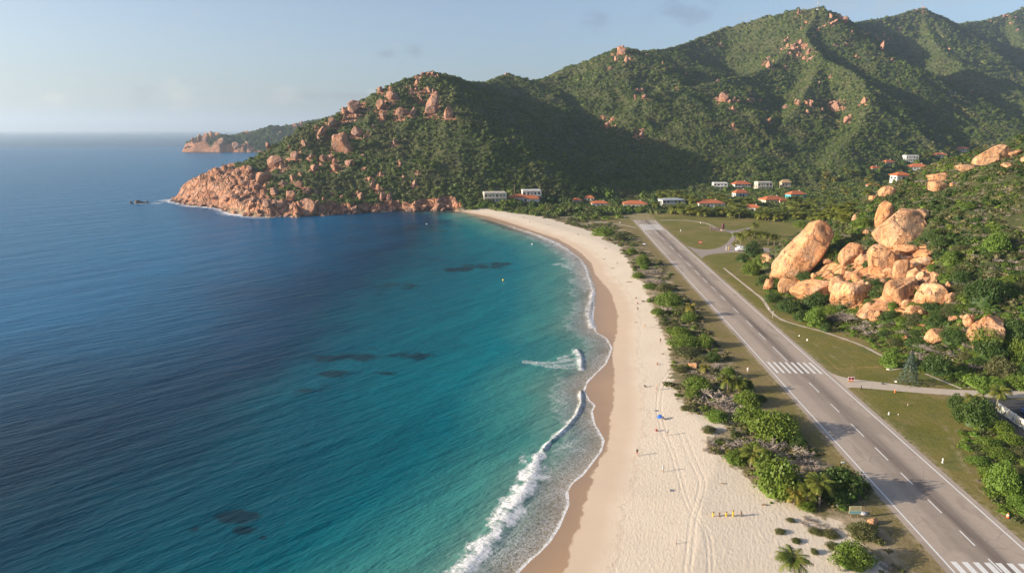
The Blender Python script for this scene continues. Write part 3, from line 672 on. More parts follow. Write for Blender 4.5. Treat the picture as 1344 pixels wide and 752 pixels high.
sheet('taxiway', ap, 1.526, M['taxi'])
ribbon('path', [(866,289.5),(885,289),(905,290),(925,293),(936,297),(940,301)], 2.2, 1.522, M['concrete'])
ribbon('path', [(770,290),(795,292),(820,296),(835,299)], 2.0, 1.522, M['concrete'])
ribbon('path', [(950,352),(975,372),(990,384),(1001,393),(1011,408),(1025,419),(1045,426),(1075,434),(1100,442),(1130,453),(1150,463),(1163,470),(1166,478)], 1.1, 1.524, M['concrete'], .5)
ribbon('path', [(1166,486),(1195,483),(1225,495),(1262,510)], .8, 1.524, M['concrete'], .5)
def haze():
    bm = bmesh.new(); bmesh.ops.create_cube(bm, size=1)
    me = bpy.data.meshes.new('haze'); bm.to_mesh(me); o = bpy.data.objects.new('haze', me); COL.objects.link(o)
    o.location = (0, 0, 260); o.scale = (76000, 76000, 540); o.location.z = 540 / 2 - 6
    m = bpy.data.materials.new('haze'); m.use_nodes = True; nt = m.node_tree; nt.nodes.clear()
    out = nt.nodes.new('ShaderNodeOutputMaterial'); v = nt.nodes.new('ShaderNodeVolumePrincipled'); nt.links.new(v.outputs[0], out.inputs['Volume'])
    v.inputs['Color'].default_value = (.64, .81, 1, 1); v.inputs['Density'].default_value = HAZE; v.inputs['Anisotropy'].default_value = .35
    me.materials.append(m); tag(o, kind='stuff'); o.display_type = 'WIRE'
HAZE = 0.9e-4
haze()
# ---------------------------------------------------------------- plant meshes
GREEN = m_leaf('leaf_green', (.095, .16, .018), (.135, .195, .022), (.16, .185, .035), sc=.6)
DARKG = m_leaf('leaf_dark', (.035, .078, .015), (.055, .10, .018), (.09, .115, .026), sc=.6)
OLIVE = m_leaf('leaf_olive', (.075, .095, .028), (.11, .115, .04), (.13, .12, .055), sc=.6)
BRIGHT = m_leaf('leaf_bright', (.11, .20, .022), (.14, .22, .03), (.10, .16, .025), sc=.6)
PALM = m_leaf('palm_leaf', (.10, .14, .02), (.17, .19, .03), (.28, .24, .05), sc=.9)
PALMY = m_leaf('palm_leaf_yellow', (.22, .20, .035), (.26, .22, .04), (.13, .14, .03), sc=.9)
FOREST = m_leaf('forest_leaf', (.055, .10, .020), (.155, .195, .044), (.18, .165, .075), sc=.02)
NEEDLE = m_leaf('needle', (.085, .125, .09), (.085, .125, .09), (.14, .18, .13), sc=.6)
TWIG = flat('dead_twig', (.31, .26, .215), .9, .25); TRUNK = flat('palm_trunk', (.27, .22, .165), .9, .3); BARK = flat('bark', (.12, .09, .06), .9, .3)
STRAW = m_leaf('dry_grass', (.20, .17, .075), (.26, .22, .11), (.10, .12, .035), sc=.3)
def quads(c, nrm, size, asp, rg):
    n = len(c); a = rg.normal(size=(n, 3)); u = np.cross(nrm, a); u /= np.linalg.norm(u, axis=1, keepdims=True) + 1e-9
    v = np.cross(nrm, u); su = (size * asp)[:, None]; sv = size[:, None]
    V = np.stack([c - u * su - v * sv * .3, c + u * su * .2 - v * sv, c + u * su + v * sv * .3, c - u * su * .2 + v * sv], 1).reshape(-1, 3)
    return V, np.arange(4 * n).reshape(n, 4)
def ico(sub):
    bm = bmesh.new(); bmesh.ops.create_icosphere(bm, subdivisions=sub, radius=1)
    V = np.array([v.co[:] for v in bm.verts]); Fc = np.array([[v.index for v in f.verts] for f in bm.faces]); bm.free(); return V, Fc
ICO = {k: ico(k) for k in (2, 3, 4, 5)}
def n3(p, s, seed):      # cheap three-axis noise
    x, y, z = (p * s + seed * 7.31).T
    return (vnoise(x + 3, y + z * .7) + vnoise(y + 11, z + x * .7) + vnoise(z + 5, x - y * .7)) / 3
def tri4(F3): return np.concatenate([F3, F3[:, 2:3]], 1)
def mesh_mixed(name, V, Q, T3, smooth=False):
    me = bpy.data.meshes.new(name)
    me.from_pydata([tuple(v) for v in V], [], [tuple(int(i) for i in q) for q in Q] + [tuple(int(i) for i in t_) for t_ in T3]); me.update()
    return me
def crown(name, seed, nl, ls, clumps, flatn=.62, core=.82, sub=3, dome=True):
    rg = np.random.default_rng(seed)
    a = rg.uniform(0, 2 * math.pi, clumps); h = rg.uniform(0.0 if dome else -.5, 1, clumps)
    rr = np.sqrt(1 - h * h) * rg.uniform(.62, .95, clumps)
    cc = np.stack([np.cos(a) * rr, np.sin(a) * rr, h * flatn * rg.uniform(.7, 1.05, clumps) + (.12 if dome else .5)], 1)
    cr = rg.uniform(.22, .42, clumps)
    k = rg.integers(0, clumps, nl); d = rg.normal(size=(nl, 3)); d[:, 2] = np.abs(d[:, 2]) * .9 + .1 * d[:, 2]; d /= np.linalg.norm(d, axis=1, keepdims=True)
    c = cc[k] + d * cr[k][:, None] * rg.uniform(.75, 1.12, nl)[:, None] * np.array([1, 1, .8])
    c[:, 2] = np.maximum(c[:, 2], .02)
    nr = d + rg.normal(size=(nl, 3)) * .45; nr /= np.linalg.norm(nr, axis=1, keepdims=True)
    V, Q = quads(c, nr, ls * rg.uniform(.6, 1.3, nl), .8, rg)
    IV, IF = ICO[sub]; P = IV.copy(); q = n3(P, 2.2, seed)
    q = q + (n3(IV, 5.5, seed + 2) - .5) * .6; P *= (core * (.66 + .5 * q))[:, None]; P[:, 2] = P[:, 2] * flatn + (.05 if dome else .5)
    V2 = np.concatenate([V, P]); T3 = IF + len(V)
    return mesh_mixed(name, V2, Q, T3)
def twigs(name, seed, n0=34, lev=4):
    rg = np.random.default_rng(seed); V = []; Q = []
    def seg(a, b, r0, r1):
        d = b - a; u = np.cross(d, [.3, .5, .8]); u /= np.linalg.norm(u) + 1e-9; v = np.cross(d, u); v /= np.linalg.norm(v) + 1e-9
        i = len(V)
        for p, r in ((a, r0), (b, r1)):
            for k in range(3): V.append(p + (u * math.cos(k * 2.094) + v * math.sin(k * 2.094)) * r)
        for k in range(3): Q.append((i + k, i + (k + 1) % 3, i + 3 + (k + 1) % 3, i + 3 + k))
    def grow(a, d, L, l):
        b = a + d * L; seg(a, b, .011 * (lev - l + 1) * .5, .010 * (lev - l) * .5 + .007)
        if l < lev:
            for _ in range(3 if l < lev - 1 else 3):
                e = d + rg.normal(size=3) * .55; e[2] = e[2] * .75 + .08; e /= np.linalg.norm(e); grow(b, e, L * rg.uniform(.6, .85), l + 1)
    for i in range(n0):
        a = rg.uniform(0, 6.28); p = np.array([math.cos(a), math.sin(a), 0]) * rg.uniform(0, .45); d = np.array([math.cos(a) * .8, math.sin(a) * .8, rg.uniform(.35, 1.1)]); d /= np.linalg.norm(d)
        grow(p, d, rg.uniform(.18, .27), 1)
    return mesh_mixed(name, V, Q, [])
def frond_mesh(seed, nf, segs, lf, droop=1., L=2.6, wid=.55):
    rg = np.random.default_rng(seed); V = []; Q = []
    for i in range(nf):
        a = i * 2.399 + rg.uniform(-.2, .2); el = rg.uniform(-.25, 1.15) if i > nf * .2 else rg.uniform(.9, 1.3); LL = L * rg.uniform(.8, 1.1)
        h = np.array([math.cos(a), math.sin(a), 0]); side = np.array([-h[1], h[0], 0]); p = np.zeros(3); e = el; pts = [p]
        for s in range(segs):
            p = p + (h * math.cos(e) + np.array([0, 0, 1]) * math.sin(e)) * LL / segs; e -= droop * rg.uniform(1.2, 1.7) / segs; pts.append(p)
        for s in range(segs):
            t0, t1 = s / segs, (s + 1) / segs; A, B = pts[s], pts[s + 1]; d = (B - A) / (np.linalg.norm(B - A) + 1e-9)
            up = np.cross(side, d)
            w0 = wid * (math.sin(min(1, t0 + .12) * math.pi * .92) ** .6)
            i0 = len(V); V += [A - side * .03, A + side * .03, B + side * .02, B - side * .02]; Q.append((i0, i0 + 1, i0 + 2, i0 + 3))
            for k in range(lf):
                f = (k + .5) / lf; c = A + (B - A) * f
                for sg in (-1, 1):
                    tip = c + side * sg * w0 * rg.uniform(.85, 1.1) + d * w0 * .55 - np.array([0, 0, 1]) * w0 * rg.uniform(.25, .6)
                    g = (B - A) * (.52 / lf); i0 = len(V)
                    V += [c - g, c + g, tip + g * .3, tip - g * .3]; Q.append((i0, i0 + 1, i0 + 2, i0 + 3))
    return mesh_mixed('crown', V, Q, [])
def tube(name, path, rad, sides=8, mat=None, parent=None):
    V = []; Q = []
    for i, (p, r) in enumerate(zip(path, rad)):
        p = np.array(p, float)
        for k in range(sides): V.append((p[0] + math.cos(k * 2 * math.pi / sides) * r, p[1] + math.sin(k * 2 * math.pi / sides) * r, p[2]))
    for i in range(len(path) - 1):
        for k in range(sides): Q.append((i * sides + k, i * sides + (k + 1) % sides, (i + 1) * sides + (k + 1) % sides, (i + 1) * sides + k))
    Q.append(tuple(range(sides))[::-1]); Q.append(tuple(range((len(path) - 1) * sides, len(path) * sides)))
    me = bpy.data.meshes.new(name); me.from_pydata(V, [], Q)
    for f in me.polygons: f.use_smooth = True
    return link(name, me, mat, parent) if mat else me
# unit (radius 1) crowns
BUSH = [crown('bush', 100 + i, 2600, .044, 60, .58 + .05 * (i % 3), .80) for i in range(4)]
TREE = [crown('tree_crown', 200 + i, 1300, .07, 30, .75, dome=False) for i in range(3)]
FARB = [crown('far_crown', 300 + i, 150, .17, 12, .72, .85, 2) for i in range(4)]
DEAD = [twigs('dead_bush', 400 + i) for i in range(3)]
FR_N = [frond_mesh(500 + i, 30, 8, 4, wid=.68) for i in range(3)]
FR_F = [frond_mesh(520 + i, 30, 5, 3, L=2.8, wid=.95) for i in range(3)]
TUFT = crown('grass_tuft', 610, 110, .22, 9, .45, .55, 2)
_mm = {}
def shared(me, mat):             # one copy of mesh data per material
    k = (me.name, mat.name)
    if k not in _mm:
        c = me.copy(); c.materials.clear(); c.materials.append(mat); _mm[k] = c
    return _mm[k]
def obj(name, me, mat, parent=None):
    o = bpy.data.objects.new(name, shared(me, mat)); COL.objects.link(o)
    if parent: o.parent = parent
    return o
def dup(root, **kw):
    c = root.copy(); COL.objects.link(c)
    for ch in root.children:
        d = ch.copy(); COL.objects.link(d); d.parent = c
        for g in ch.children: e = g.copy(); COL.objects.link(e); e.parent = d
    return c
def ground_at(x, y): return float(hfun(np.array([x]), np.array([y]))[0])
def base(px, py, w, back=.4):   # centre point of a thing whose front foot shows at (px, py) and that is w photo pixels wide
    p = T(px, py); s = pxm(p); W = w / s; d = np.array([p[0], p[1]]); d /= np.linalg.norm(d)
    x, y = p[0] + d[0] * W * back, p[1] + d[1] * W * back
    return np.array([x, y, ground_at(x, y)]), s, W
MATS = dict(g=GREEN, d=DARKG, o=OLIVE, b=BRIGHT)
WORD = dict(g='green', d='dark green', o='olive', b='bright green')
VEG_XY = []
def bush(px, py, w, h, k='g', label=None, group=None, name=None):
    p, s, W = base(px, py, w); i = random.randrange(4)
    if k == 'x':
        o = obj(name or 'dead_bush', DEAD[i % 3], TWIG); o.scale = (W / 1.5, W / 1.7, h / s * 1.0)
    else:
        o = obj(name or 'bush', BUSH[i], MATS[k]); o.scale = (W / 2.15, W / 2.3, h / s * .98 / .82)
    o.location = (p[0], p[1], p[2] - .12 * h / s); o.rotation_euler = (0, 0, random.uniform(0, 6.28))
    VEG_XY.append((p[0], p[1], W / 2))
    cat = 'bush'
    tag(o, label, cat, group); return o
def palm(px, py, top, label, group=None, near=True, yel=False, cw=None, x0=None):
    """foot at (px, py), crown centre `top` photo pixels above it"""
    p = T(px, py); s = pxm(p); h = top / s * 1.03; k = random.randrange(3)
    r = empty('palm_tree', p, random.uniform(0, 6.28), label, 'palm tree', group)
    ln = random.uniform(-.12, .12) * h
    tube('trunk', [(ln * (i / 6) ** 2, 0, h * i / 6 - (.3 if i == 0 else 0)) for i in range(7)], [.26 - .02 * i for i in range(7)] if near else [.24, .2, .18, .17, .16, .15, .15], 7 if near else 5, TRUNK, r)
    c = obj('crown', (FR_N if near else FR_F)[k], PALMY if yel else PALM, r); c.location = (ln, 0, h); sc = (cw or 34) / s / 5.0
    c.scale = (sc,) * 3; return r
P_ = 'beside the runway'
# hand-placed bushes of the strip between beach and runway
B = [(791,311,34,12,'g','wide green bush at the far end of the dunes beside the runway threshold'),(812,316,20,10,'o','olive bush right of the wide green one by the runway threshold'),
(829,334,16,8,'g',0),(843,350,22,16,'g','tall dark-topped green bush on the dunes where the far beach narrows'),(846,354,12,6,'b',0),(856,361,26,10,'x',0),(838,366,20,7,'g',0),(858,373,26,9,'x',0),(853,380,22,7,'g',0),(871,384,24,10,'o',0),
(878,404,42,17,'g','broad green bush on the dunes before the first yellow palm'),(874,410,24,9,'x',0),(896,414,22,11,'o',0),(863,414,20,8,'g',0),(905,424,22,13,'g',0),
(892,444,34,12,'g',0),(900,460,50,14,'g','long low green bush on the dune edge level with the white centre dashes'),(925,458,28,17,'g',0),(900,470,44,9,'o',0),(935,477,22,13,'d',0),(944,486,26,14,'x',0),(940,500,26,14,'x',0),(916,516,40,18,'g','round green bush at the sand edge below the tan dune rock'),
(908,524,26,10,'g',0),(955,498,20,16,'g',0),(978,516,24,18,'d','dark bush behind the pair of palms by the white stripes'),(937,535,56,26,'x','wide grey leafless bush on the dunes below the pair of palms'),(960,545,36,18,'x',0),(980,537,36,19,'g',0),(996,528,20,9,'d',0),
(940,556,36,13,'b',0),(955,552,28,14,'x',0),(984,562,52,24,'g','green bush lying just above the long sea-grape hedge'),(1015,584,80,32,'g','long glossy green thicket on the dunes with grey bushes in front'),
(945,590,34,16,'x',0),(985,592,38,20,'x',0),(1030,602,50,26,'x','large grey leafless bush between the long thicket and the green dome'),(966,612,36,16,'g',0),(1000,606,30,14,'g',0),(1062,618,34,20,'x',0),(1045,590,26,14,'d',0),
(1018,658,80,48,'g','large dome of glossy green sea-grape at the edge of the sand'),(1098,664,72,44,'d','largest dark green bush whose shadow reaches the runway'),(1070,650,34,26,'d',0),(1057,672,30,11,'g',0),
(1023,702,16,5,'o',0),(1037,686,13,4,'o',0),(1045,714,15,5,'o',0),(1068,728,12,7,'o',0),(1092,722,20,7,'o',0),(1089,708,26,6,'o',0),(1064,692,28,8,'x',0),(1084,700,26,7,'x',0),(1070,703,22,5,'o',0),
(1130,711,45,17,'o','rounded olive bush on the verge below the notice board'),(1116,752,56,30,'g','dense bush on the sand at the bottom edge of the view'),
(885,432,20,6,'o',0),(872,428,14,5,'o',0),(893,490,22,7,'o',0),(905,498,20,6,'o',0),(925,477,24,8,'o',0),(930,570,22,8,'o',0),(900,540,18,5,'o',0)]
B2 = [(1168,484,27,24,'b','yellow-green round tree-like bush left of the blue-grey conifer'),(1230,494,42,26,'d','big round dark bush right of the blue-grey conifer'),(1235,472,50,14,'x',0),(1212,474,34,14,'x',0),(1262,500,22,12,'b',0),(1280,511,40,16,'b','bright green hedge bush along the far side of the access road'),
(1304,513,32,15,'b',0),(1334,513,32,20,'g',0),(1313,497,40,26,'o','large olive bush behind the hedge of the access road'),(1292,480,52,22,'d',0),(1336,482,38,26,'g',0),(1344,500,30,20,'d',0),
(1254,539,24,20,'d',0),(1280,564,56,36,'d','large dark bush below the yellow-crowned palm by the parking lot'),(1262,556,30,24,'d',0),(1312,572,36,16,'g',0),(1325,586,34,12,'g',0),(1296,590,34,12,'g',0),(1282,612,30,9,'b',0),(1312,606,44,9,'g',0),(1338,602,30,9,'o',0),(1330,622,24,7,'o',0),
(1314,652,46,40,'b','tall bright green bush above the orange cone by the runway'),(1334,668,24,15,'b',0),(1346,682,26,16,'b',0),(1296,626,26,10,'b',0),(1340,640,26,16,'d',0)]
B3 = [(1014,398,26,12,'d',0),(1036,412,36,18,'d',0),(1072,408,44,18,'d','wide dark bush at the foot of the striped granite slab'),(1069,430,30,26,'b','bushy bright green shrub at the hill foot by the path'),(1051,423,22,15,'d',0),(1083,436,16,12,'d',0),(1106,410,26,14,'d',0),(1120,428,50,15,'x',0),(1098,424,36,14,'x',0),(1140,440,40,14,'x',0),
(1166,431,28,18,'d','round dark bush below the lowest granite ledge'),(1227,436,26,16,'d',0),(1148,383,24,13,'d',0),(1224,415,34,11,'d',0),(1200,410,20,9,'g',0),(1305,336,38,24,'b','vivid light green round bush high on the boulder hill'),(1290,408,56,32,'d',0),(1258,380,30,18,'d',0),(1110,395,20,9,'d',0),(1142,410,22,10,'d',0),(1180,452,26,9,'g',0),(1205,462,40,12,'d',0),(1250,462,40,16,'d',0),(1328,452,40,22,'d',0),(1290,466,46,18,'g',0),(1196,424,24,9,'o',0),(1118,374,13,8,'g',0),(1136,352,10,8,'d',0),(1165,374,12,7,'o',0),(1152,396,26,15,'d',0),(1204,388,12,8,'g',0),(1170,408,16,9,'g',0),(1137,374,10,6,'o',0),(1099,368,12,7,'d',0),(1222,358,14,9,'g',0),(1176,350,9,6,'o',0),(1200,374,10,6,'d',0),(1126,398,12,8,'g',0),(1190,395,14,8,'o',0),(1235,372,14,9,'d',0),
(1050,300,20,10,'g',0),(1096,322,22,12,'g',0),(1130,305,28,16,'g',0),(1090,345,26,14,'g',0),(1072,352,26,15,'g',0),(1058,372,28,11,'d',0),(1040,385,22,9,'g',0),(1230,330,26,17,'d',0),(1245,352,24,15,'g',0),(1222,318,22,14,'d',0),(988,338,28,20,'d',0),(1000,350,24,16,'g',0),(975,345,20,12,'d',0),(1018,376,16,10,'g',0),(985,362,26,17,'g',0),(1002,376,22,14,'d',0)]
for (LST, gr, where) in ((B, 'bushes on the dune strip', 'in the scrub strip between the beach and the runway'), (B2, 'bushes by the access road', 'near the access road or parking lot right of the runway'), (B3, 'bushes round the granite boulders', 'on the boulder hill round the granite rocks')):
    for px, py, w_, h_, k, lb in LST:
        small = 'small ' if w_ < 24 else ''
        gk = WORD[k] if k != 'x' else 'grey leafless'
        if lb: bush(px, py, w_, h_, k, lb)
        else: bush(px, py, w_, h_, k, f'{small}{gk} bush {where}', f'{small}{gk} {gr}')
# near palms
palm(907,415,12,'yellowed low palm at the end of the broad dune bush', yel=True, cw=18)
palm(924,491,9,'yellow-green low palm just right of the tan dune rock', cw=18, yel=True)
palm(955,514,16,'left palm of the pair on the dunes beside the mid-runway stripes', cw=30); palm(970,516,14,'right palm of the pair on the dunes beside the mid-runway stripes', cw=26)
palm(985,612,18,'palm with a star-shaped crown among grey bushes on the dunes', cw=38); palm(955,600,8,'tiny yellow palm among the grey bushes at the sand edge', cw=9, yel=True)
palm(1042,662,16,'yellowish palm before the sea-grape dome, leftmost of three', cw=34, yel=True); palm(1057,664,20,'middle palm of the three before the large dark bush', cw=32)
palm(1075,664,30,'tallest palm of the three before the large dark bush', cw=42); palm(1042,768,34,'palm on the open sand at the bottom edge of the view', cw=48)
palm(1275,545,22,'yellow-crowned palm rising from the dark bush by the parking lot', cw=26, yel=True); palm(1308,536,22,'dark palm beside the end of the painted fence', cw=30)
for px, py, top, cw in ((972,322,12,18),(984,320,14,20),(996,321,13,20),(1008,322,12,18),(966,318,9,14),(990,312,16,14),(1016,322,10,16)):
    palm(px, py, top, 'dark palm in the clump behind the parked vehicles', 'palms behind the parked vehicles', True, cw=cw)
# far palm grove
random.seed(5)
for i in range(150):
    px = random.uniform(862, 1118); lo = 279 + (px - 862) * .055; py = lo - random.random() ** 1.3 * 22 + (2 if px < 900 else 3)
    if any(abs(px - hx) < hw * .55 and hy - 1 < py < hy + 9 for hx, hy, hw in ((881,270,33),(931,272,37),(971,259,19),(1013,268,32),(987,276,20),(1044,261,24),(944,248,19),(1078,277,9))): continue
    palm(px, py, random.uniform(6, 9), 'palm in the dense grove beyond the far end of the runway', 'palms of the far grove', False, cw=random.uniform(12, 17))
for i in range(26):
    px, py = random.uniform(1080, 1150), random.uniform(222, 262)
    palm(px, py, random.uniform(5, 8), 'palm scattered among the valley houses', 'palms of the valley', False, yel=random.random() < .3, cw=random.uniform(7, 10))
for px, py in ((1250,205),(1243,202),(1275,196),(1222,207),(1215,210)):
    palm(px, py, 6, 'palm scattered among the valley houses', 'palms of the valley', False, cw=8)
# conifer
def conifer(px, py, hp):
    p = T(px, py); s = pxm(p); h = hp / s * 1.03
    r = empty('conifer_tree', p, 0, 'blue-grey conifer standing alone on the lawn by the access road', 'conifer')
    tube('trunk', [(0, 0, -.2), (0, 0, h * .95)], [.2, .03], 6, BARK, r)
    rg = np.random.default_rng(7); n = 1500; f = rg.random(n) ** .8; z = h * (.06 + .94 * f); layer = np.abs(((z / h * 9) % 1) - .2)
    rad = (1 - f) ** .85 * h * .36 * (1.05 - layer * .45) * np.sqrt(rg.random(n) * .6 + .4); a = np.round(rg.random(n) * 13 + layer) / 13 * 6.283 + rg.normal(size=n) * .13 + z
    c = np.stack([np.cos(a) * rad, np.sin(a) * rad, z - rad * .22], 1); nr = np.stack([np.cos(a) * .4, np.sin(a) * .4, np.ones(n)], 1) + rg.normal(size=(n, 3)) * .35; nr /= np.linalg.norm(nr, axis=1, keepdims=True)
    V, Q = quads(c, nr, rg.uniform(.14, .32, n), .8, rg); link('crown', mesh_mixed('crown', V, Q, []), NEEDLE, r)
conifer(1192, 504, 44)
def small_tree(px, py, hp, cw, k, label, group=None, far=False):
    p = T(px, py); s = pxm(p); h = hp / s; W = cw / s
    r = empty('leafy_tree', p, random.uniform(0, 6), label, 'tree', group)
    tube('trunk', [(0, 0, -.2), (0, 0, h * .6)], [.05 * h, .03 * h], 5, BARK, r)
    c = obj('crown', FARB[random.randrange(4)] if far else TREE[random.randrange(3)], MATS[k], r); c.location = (0, 0, h * (.12 if far else .35)); c.scale = (W / 2.3, W / 2.3, h * (.95 if far else .62)); return r
small_tree(1289, 524, 20, 16, 'g', 'small round-headed tree on a thin trunk beside the access road')
for i, (px, py, hp, cw, k) in enumerate([(672,272,10,18,'g'),(660,272,9,16,'g'),(684,273,9,16,'d'),(700,275,10,18,'d'),(712,278,9,16,'g'),(722,280,10,16,'o'),(648,273,6,14,'b'),(632,272,5,16,'b'),(642,272,6,14,'g'),(735,283,10,16,'g'),(746,282,12,16,'o'),(724,266,11,16,'d'),(735,268,12,14,'d'),
    (712,264,9,14,'d'),(745,270,10,14,'d'),(760,282,9,16,'d'),(772,280,10,16,'o'),(785,283,9,18,'d'),(800,262,12,16,'g'),(808,271,11,16,'d'),(797,278,6,20,'b'),(812,280,6,22,'b'),(825,279,6,20,'b'),(838,279,6,18,'g'),(850,277,8,16,'d'),(858,268,12,16,'d'),(792,258,11,14,'g'),(780,255,10,14,'d'),
    (815,262,9,14,'o'),(845,262,10,14,'g'),(618,274,4,14,'g'),(780,287,5,14,'g'),(765,288,5,16,'g'),(796,288,5,18,'g'),(812,286,5,14,'g'),(750,290,4,14,'o'),(690,280,4,14,'g'),(705,283,4,14,'g'),(718,286,4,12,'o'),(660,277,4,14,'g')]):
    small_tree(px, py, hp, cw, k, 'rounded leafy tree in the belt between the far beach and the houses', 'trees behind the far beach', True)
# ---------------------------------------------------------------- granite boulders
def rock_mesh(name, seed, sub=4, cuts=9, amp=.16, box=.0, lo=.42):
    rg = np.random.default_rng(seed); V, Fc = ICO[sub]; P = V.copy()
    if box: P = np.sign(P) * np.abs(P) ** (1 - box * .6)
    for _ in range(cuts):
        n = rg.normal(size=3); n /= np.linalg.norm(n); d = rg.uniform(lo, .84 if lo < .5 else .92)
        q = np.maximum(P @ n - d, 0); P = P - np.outer(q * .96, n)
    r = (n3(V, 1.1, seed) - .5) * amp * 2.2 + (n3(V, 3.1, seed + 3) - .5) * amp * .8 + (n3(V, 8., seed + 5) - .5) * amp * .3
    P = P * (1 + r)[:, None]
    me = mesh_np(name, P, Fc, None, True)
    me.materials.append(M['rock']); return me
ROCKV = [rock_mesh('boulder', 700 + i, 4, 12 + i % 6, .2, .2 * (i % 4)) for i in range(9)]
BIG_XY = []
def boulder(px, py, w, h, label=None, group=None, lean=0., seed=None, big=False, box=.2, back=.35, rz=None, name='boulder', cuts=9, sink=.16, depth=.85):
    """px: middle, py: foot, w x h: photo pixels"""
    p, s, W = base(px, py, w, back)
    Hh = h / s * 1.02
    me = rock_mesh(name, seed, 5 if w > 30 else 4, cuts, .15, box, .64 if py > 205 and px > 980 else .45) if big else ROCKV[random.randrange(9)]
    o = bpy.data.objects.new(name, me); COL.objects.link(o)
    o.scale = (W / 2 * 1.08, W / 2 * depth, Hh / 2 * (1 + sink) * 1.04); o.rotation_euler = (0, lean, rz if rz is not None else random.uniform(-.5, .5))
    o.location = (p[0], p[1], p[2] + Hh * (.5 - sink * .5) - (.0 if big else .08 * Hh))
    # keep the foot at the place the hill shows it
    f = T(px, py); o.location.z = f[2] + Hh * (.5 - sink * .5)
    BIG_XY.append((p[0], p[1], W / 2)); return tag(o, label, 'boulder', group)
random.seed(21)
NB = [ # near hill: middle x, foot y, w, h, label, lean, box, seed
(1048,371,50,80,'tallest rock, a leaning orange granite fin standing alone left of the boulder pile',.68,.45,1), (1159,300,24,36,'upright egg-shaped boulder leaning on the left of the highest dome rock',.18,0,2),
(1182,325,70,45,'largest domed boulder crowning the granite pile',0,.15,3), (1208,290,19,15,'small wedge boulder just right of the crowning dome',-.2,.2,4), (1113,350,26,30,'slanting boulder left of the central round one',.45,.3,5),
(1154,361,42,37,'big rounded boulder in the centre of the pile',.1,.2,6), (1188,337,32,14,'flat boulder wedged under the crowning dome',0,.5,7), (1187,346,22,9,'thin slab below the flat wedged boulder',0,.6,8), (1212,350,21,12,'low boulder on the right shoulder of the pile',0,.4,9),
(1182,366,21,23,'first upright block in the row right of the central boulder',0,.45,10), (1198,370,19,19,'second block in the row right of the central boulder',.25,.4,11), (1208,372,12,15,'third block in the row right of the central boulder',.5,.4,12), (1215,374,12,12,'fourth block in the row right of the central boulder',.5,.4,13), (1225,374,11,12,'last block in the row right of the central boulder',.4,.4,14),
(1129,348,15,14,'jagged pale block left of the central boulder',.3,.6,15), (1125,371,15,13,'cube-like block beneath the central boulder',0,.8,16), (1105,362,10,10,'small block at the left end of the pile',0,.6,17), (1113,364,9,8,'smallest block at the left end of the pile',0,.6,18),
(1117,408,47,35,'angular cliff block with a dark right face below the pile',.12,.85,19), (1068,395,58,26,'long striped slab sloping left of the cliff block',-.25,.7,20), (1098,386,22,26,'orange tilted slab just left of the cliff block',-.35,.7,50), (1178,401,48,34,'dark stained slab face in the middle of the ledges',-.3,.85,21),
(1224,404,46,30,'big cracked boulder at the right end of the ledges',0,.3,22), (1152,416,50,20,'sloping ledge under the stained slab',-.3,.7,23), (1200,418,30,14,'broken pale ledge low on the right of the outcrop',0,.5,24), (1291,453,44,35,'large split boulder at the lower right of the hill',.1,.35,25), (1270,431,13,18,'narrow block against the left of the large split boulder',0,.7,26),
(1229,453,33,18,'lone half-buried boulder above the grey thicket',0,.2,27), (1149,424,16,8,'small low rock in the dry brush below the ledges',0,.3,28), (1188,449,12,8,'pointed little rock in the brush above the conifer',0,.3,29), (1169,453,9,7,'tiny rock left of the pointed one above the conifer',0,.3,30), (1245,385,12,16,'leaning rock right of the row of blocks',-.4,.3,31),
(1250,425,11,10,'small orange rock below the big cracked boulder',0,.3,32), (1032,386,24,20,'striped rock at the foot of the tall fin',-.4,.6,33), (1006,347,18,13,'pale double rock left of the tall fin',.5,.3,34), (1067,368,8,9,'small rock between the tall fin and the pile',0,.2,35), (1008,381,11,16,'small rocks at the very left foot of the hill',.2,.4,36),
(1230,242,28,15,'upper of two stacked boulders on the ridge',0,.4,37), (1228,253,26,14,'lower of two stacked boulders on the ridge',0,.4,38), (1299,216,40,22,'long flat slab lying on the hilltop',-.42,.5,39), (1329,207,19,10,'flat boulder right of the long hilltop slab',0,.4,40), (1266,226,23,9,'low flat boulder left of the long hilltop slab',0,.4,41),
(1319,223,18,10,'rounded boulder below the long hilltop slab',0,.2,42), (1346,215,14,9,'boulder cut by the right edge of the view on the hilltop',0,.2,43), (1162,260,22,14,'rounded rock on the ridge line above the egg-shaped boulder',-.3,.2,44), (1145,266,13,10,'flat rock left on the ridge line',0,.4,45), (1121,293,9,11,'small rock on the slope left of the egg-shaped boulder',0,.1,46),
(1136,309,10,7,'tiny rock beneath the egg-shaped boulder',0,.2,47), (1249,245,6,5,'tiny stone right of the stacked ridge boulders',0,.2,48), (1210,301,6,8,'small prop stone right of the crowning dome',0,.2,49), (1258,432,7,7,'little round rock beside the narrow block',0,.2,51), (1262,421,8,7,'little rock above the narrow block',0,.2,52), (1196,354,18,8,'pale slab above the row of blocks',0,.5,53),
(1140,385,18,14,'stained block above the slab faces',0,.6,54), (1160,376,16,10,'small rock under the right of the central boulder',0,.4,55), (1256,447,8,6,'pebble-like rock left of the split boulder',0,.2,56), (1281,458,14,8,'flat rock at the foot of the split boulder',0,.3,57)]
for x, y, w_, h_, lb, ln, bx_, sdn in NB:
    boulder(x, y, w_ * .98, h_ * 1.0, lb, None, ln, 900 + sdn, True, bx_, .38, random.uniform(-.35, .35), cuts=9 + sdn % 6)
boulder(907, 484, 15, 8, 'lone tan rock among the dune scrub', None, 0, 980, True, .3); boulder(1145, 689, 13, 8, 'orange rock on the verge above the rounded olive bush', None, 0, 981, True, .3)
random.seed(77); _kk = 0
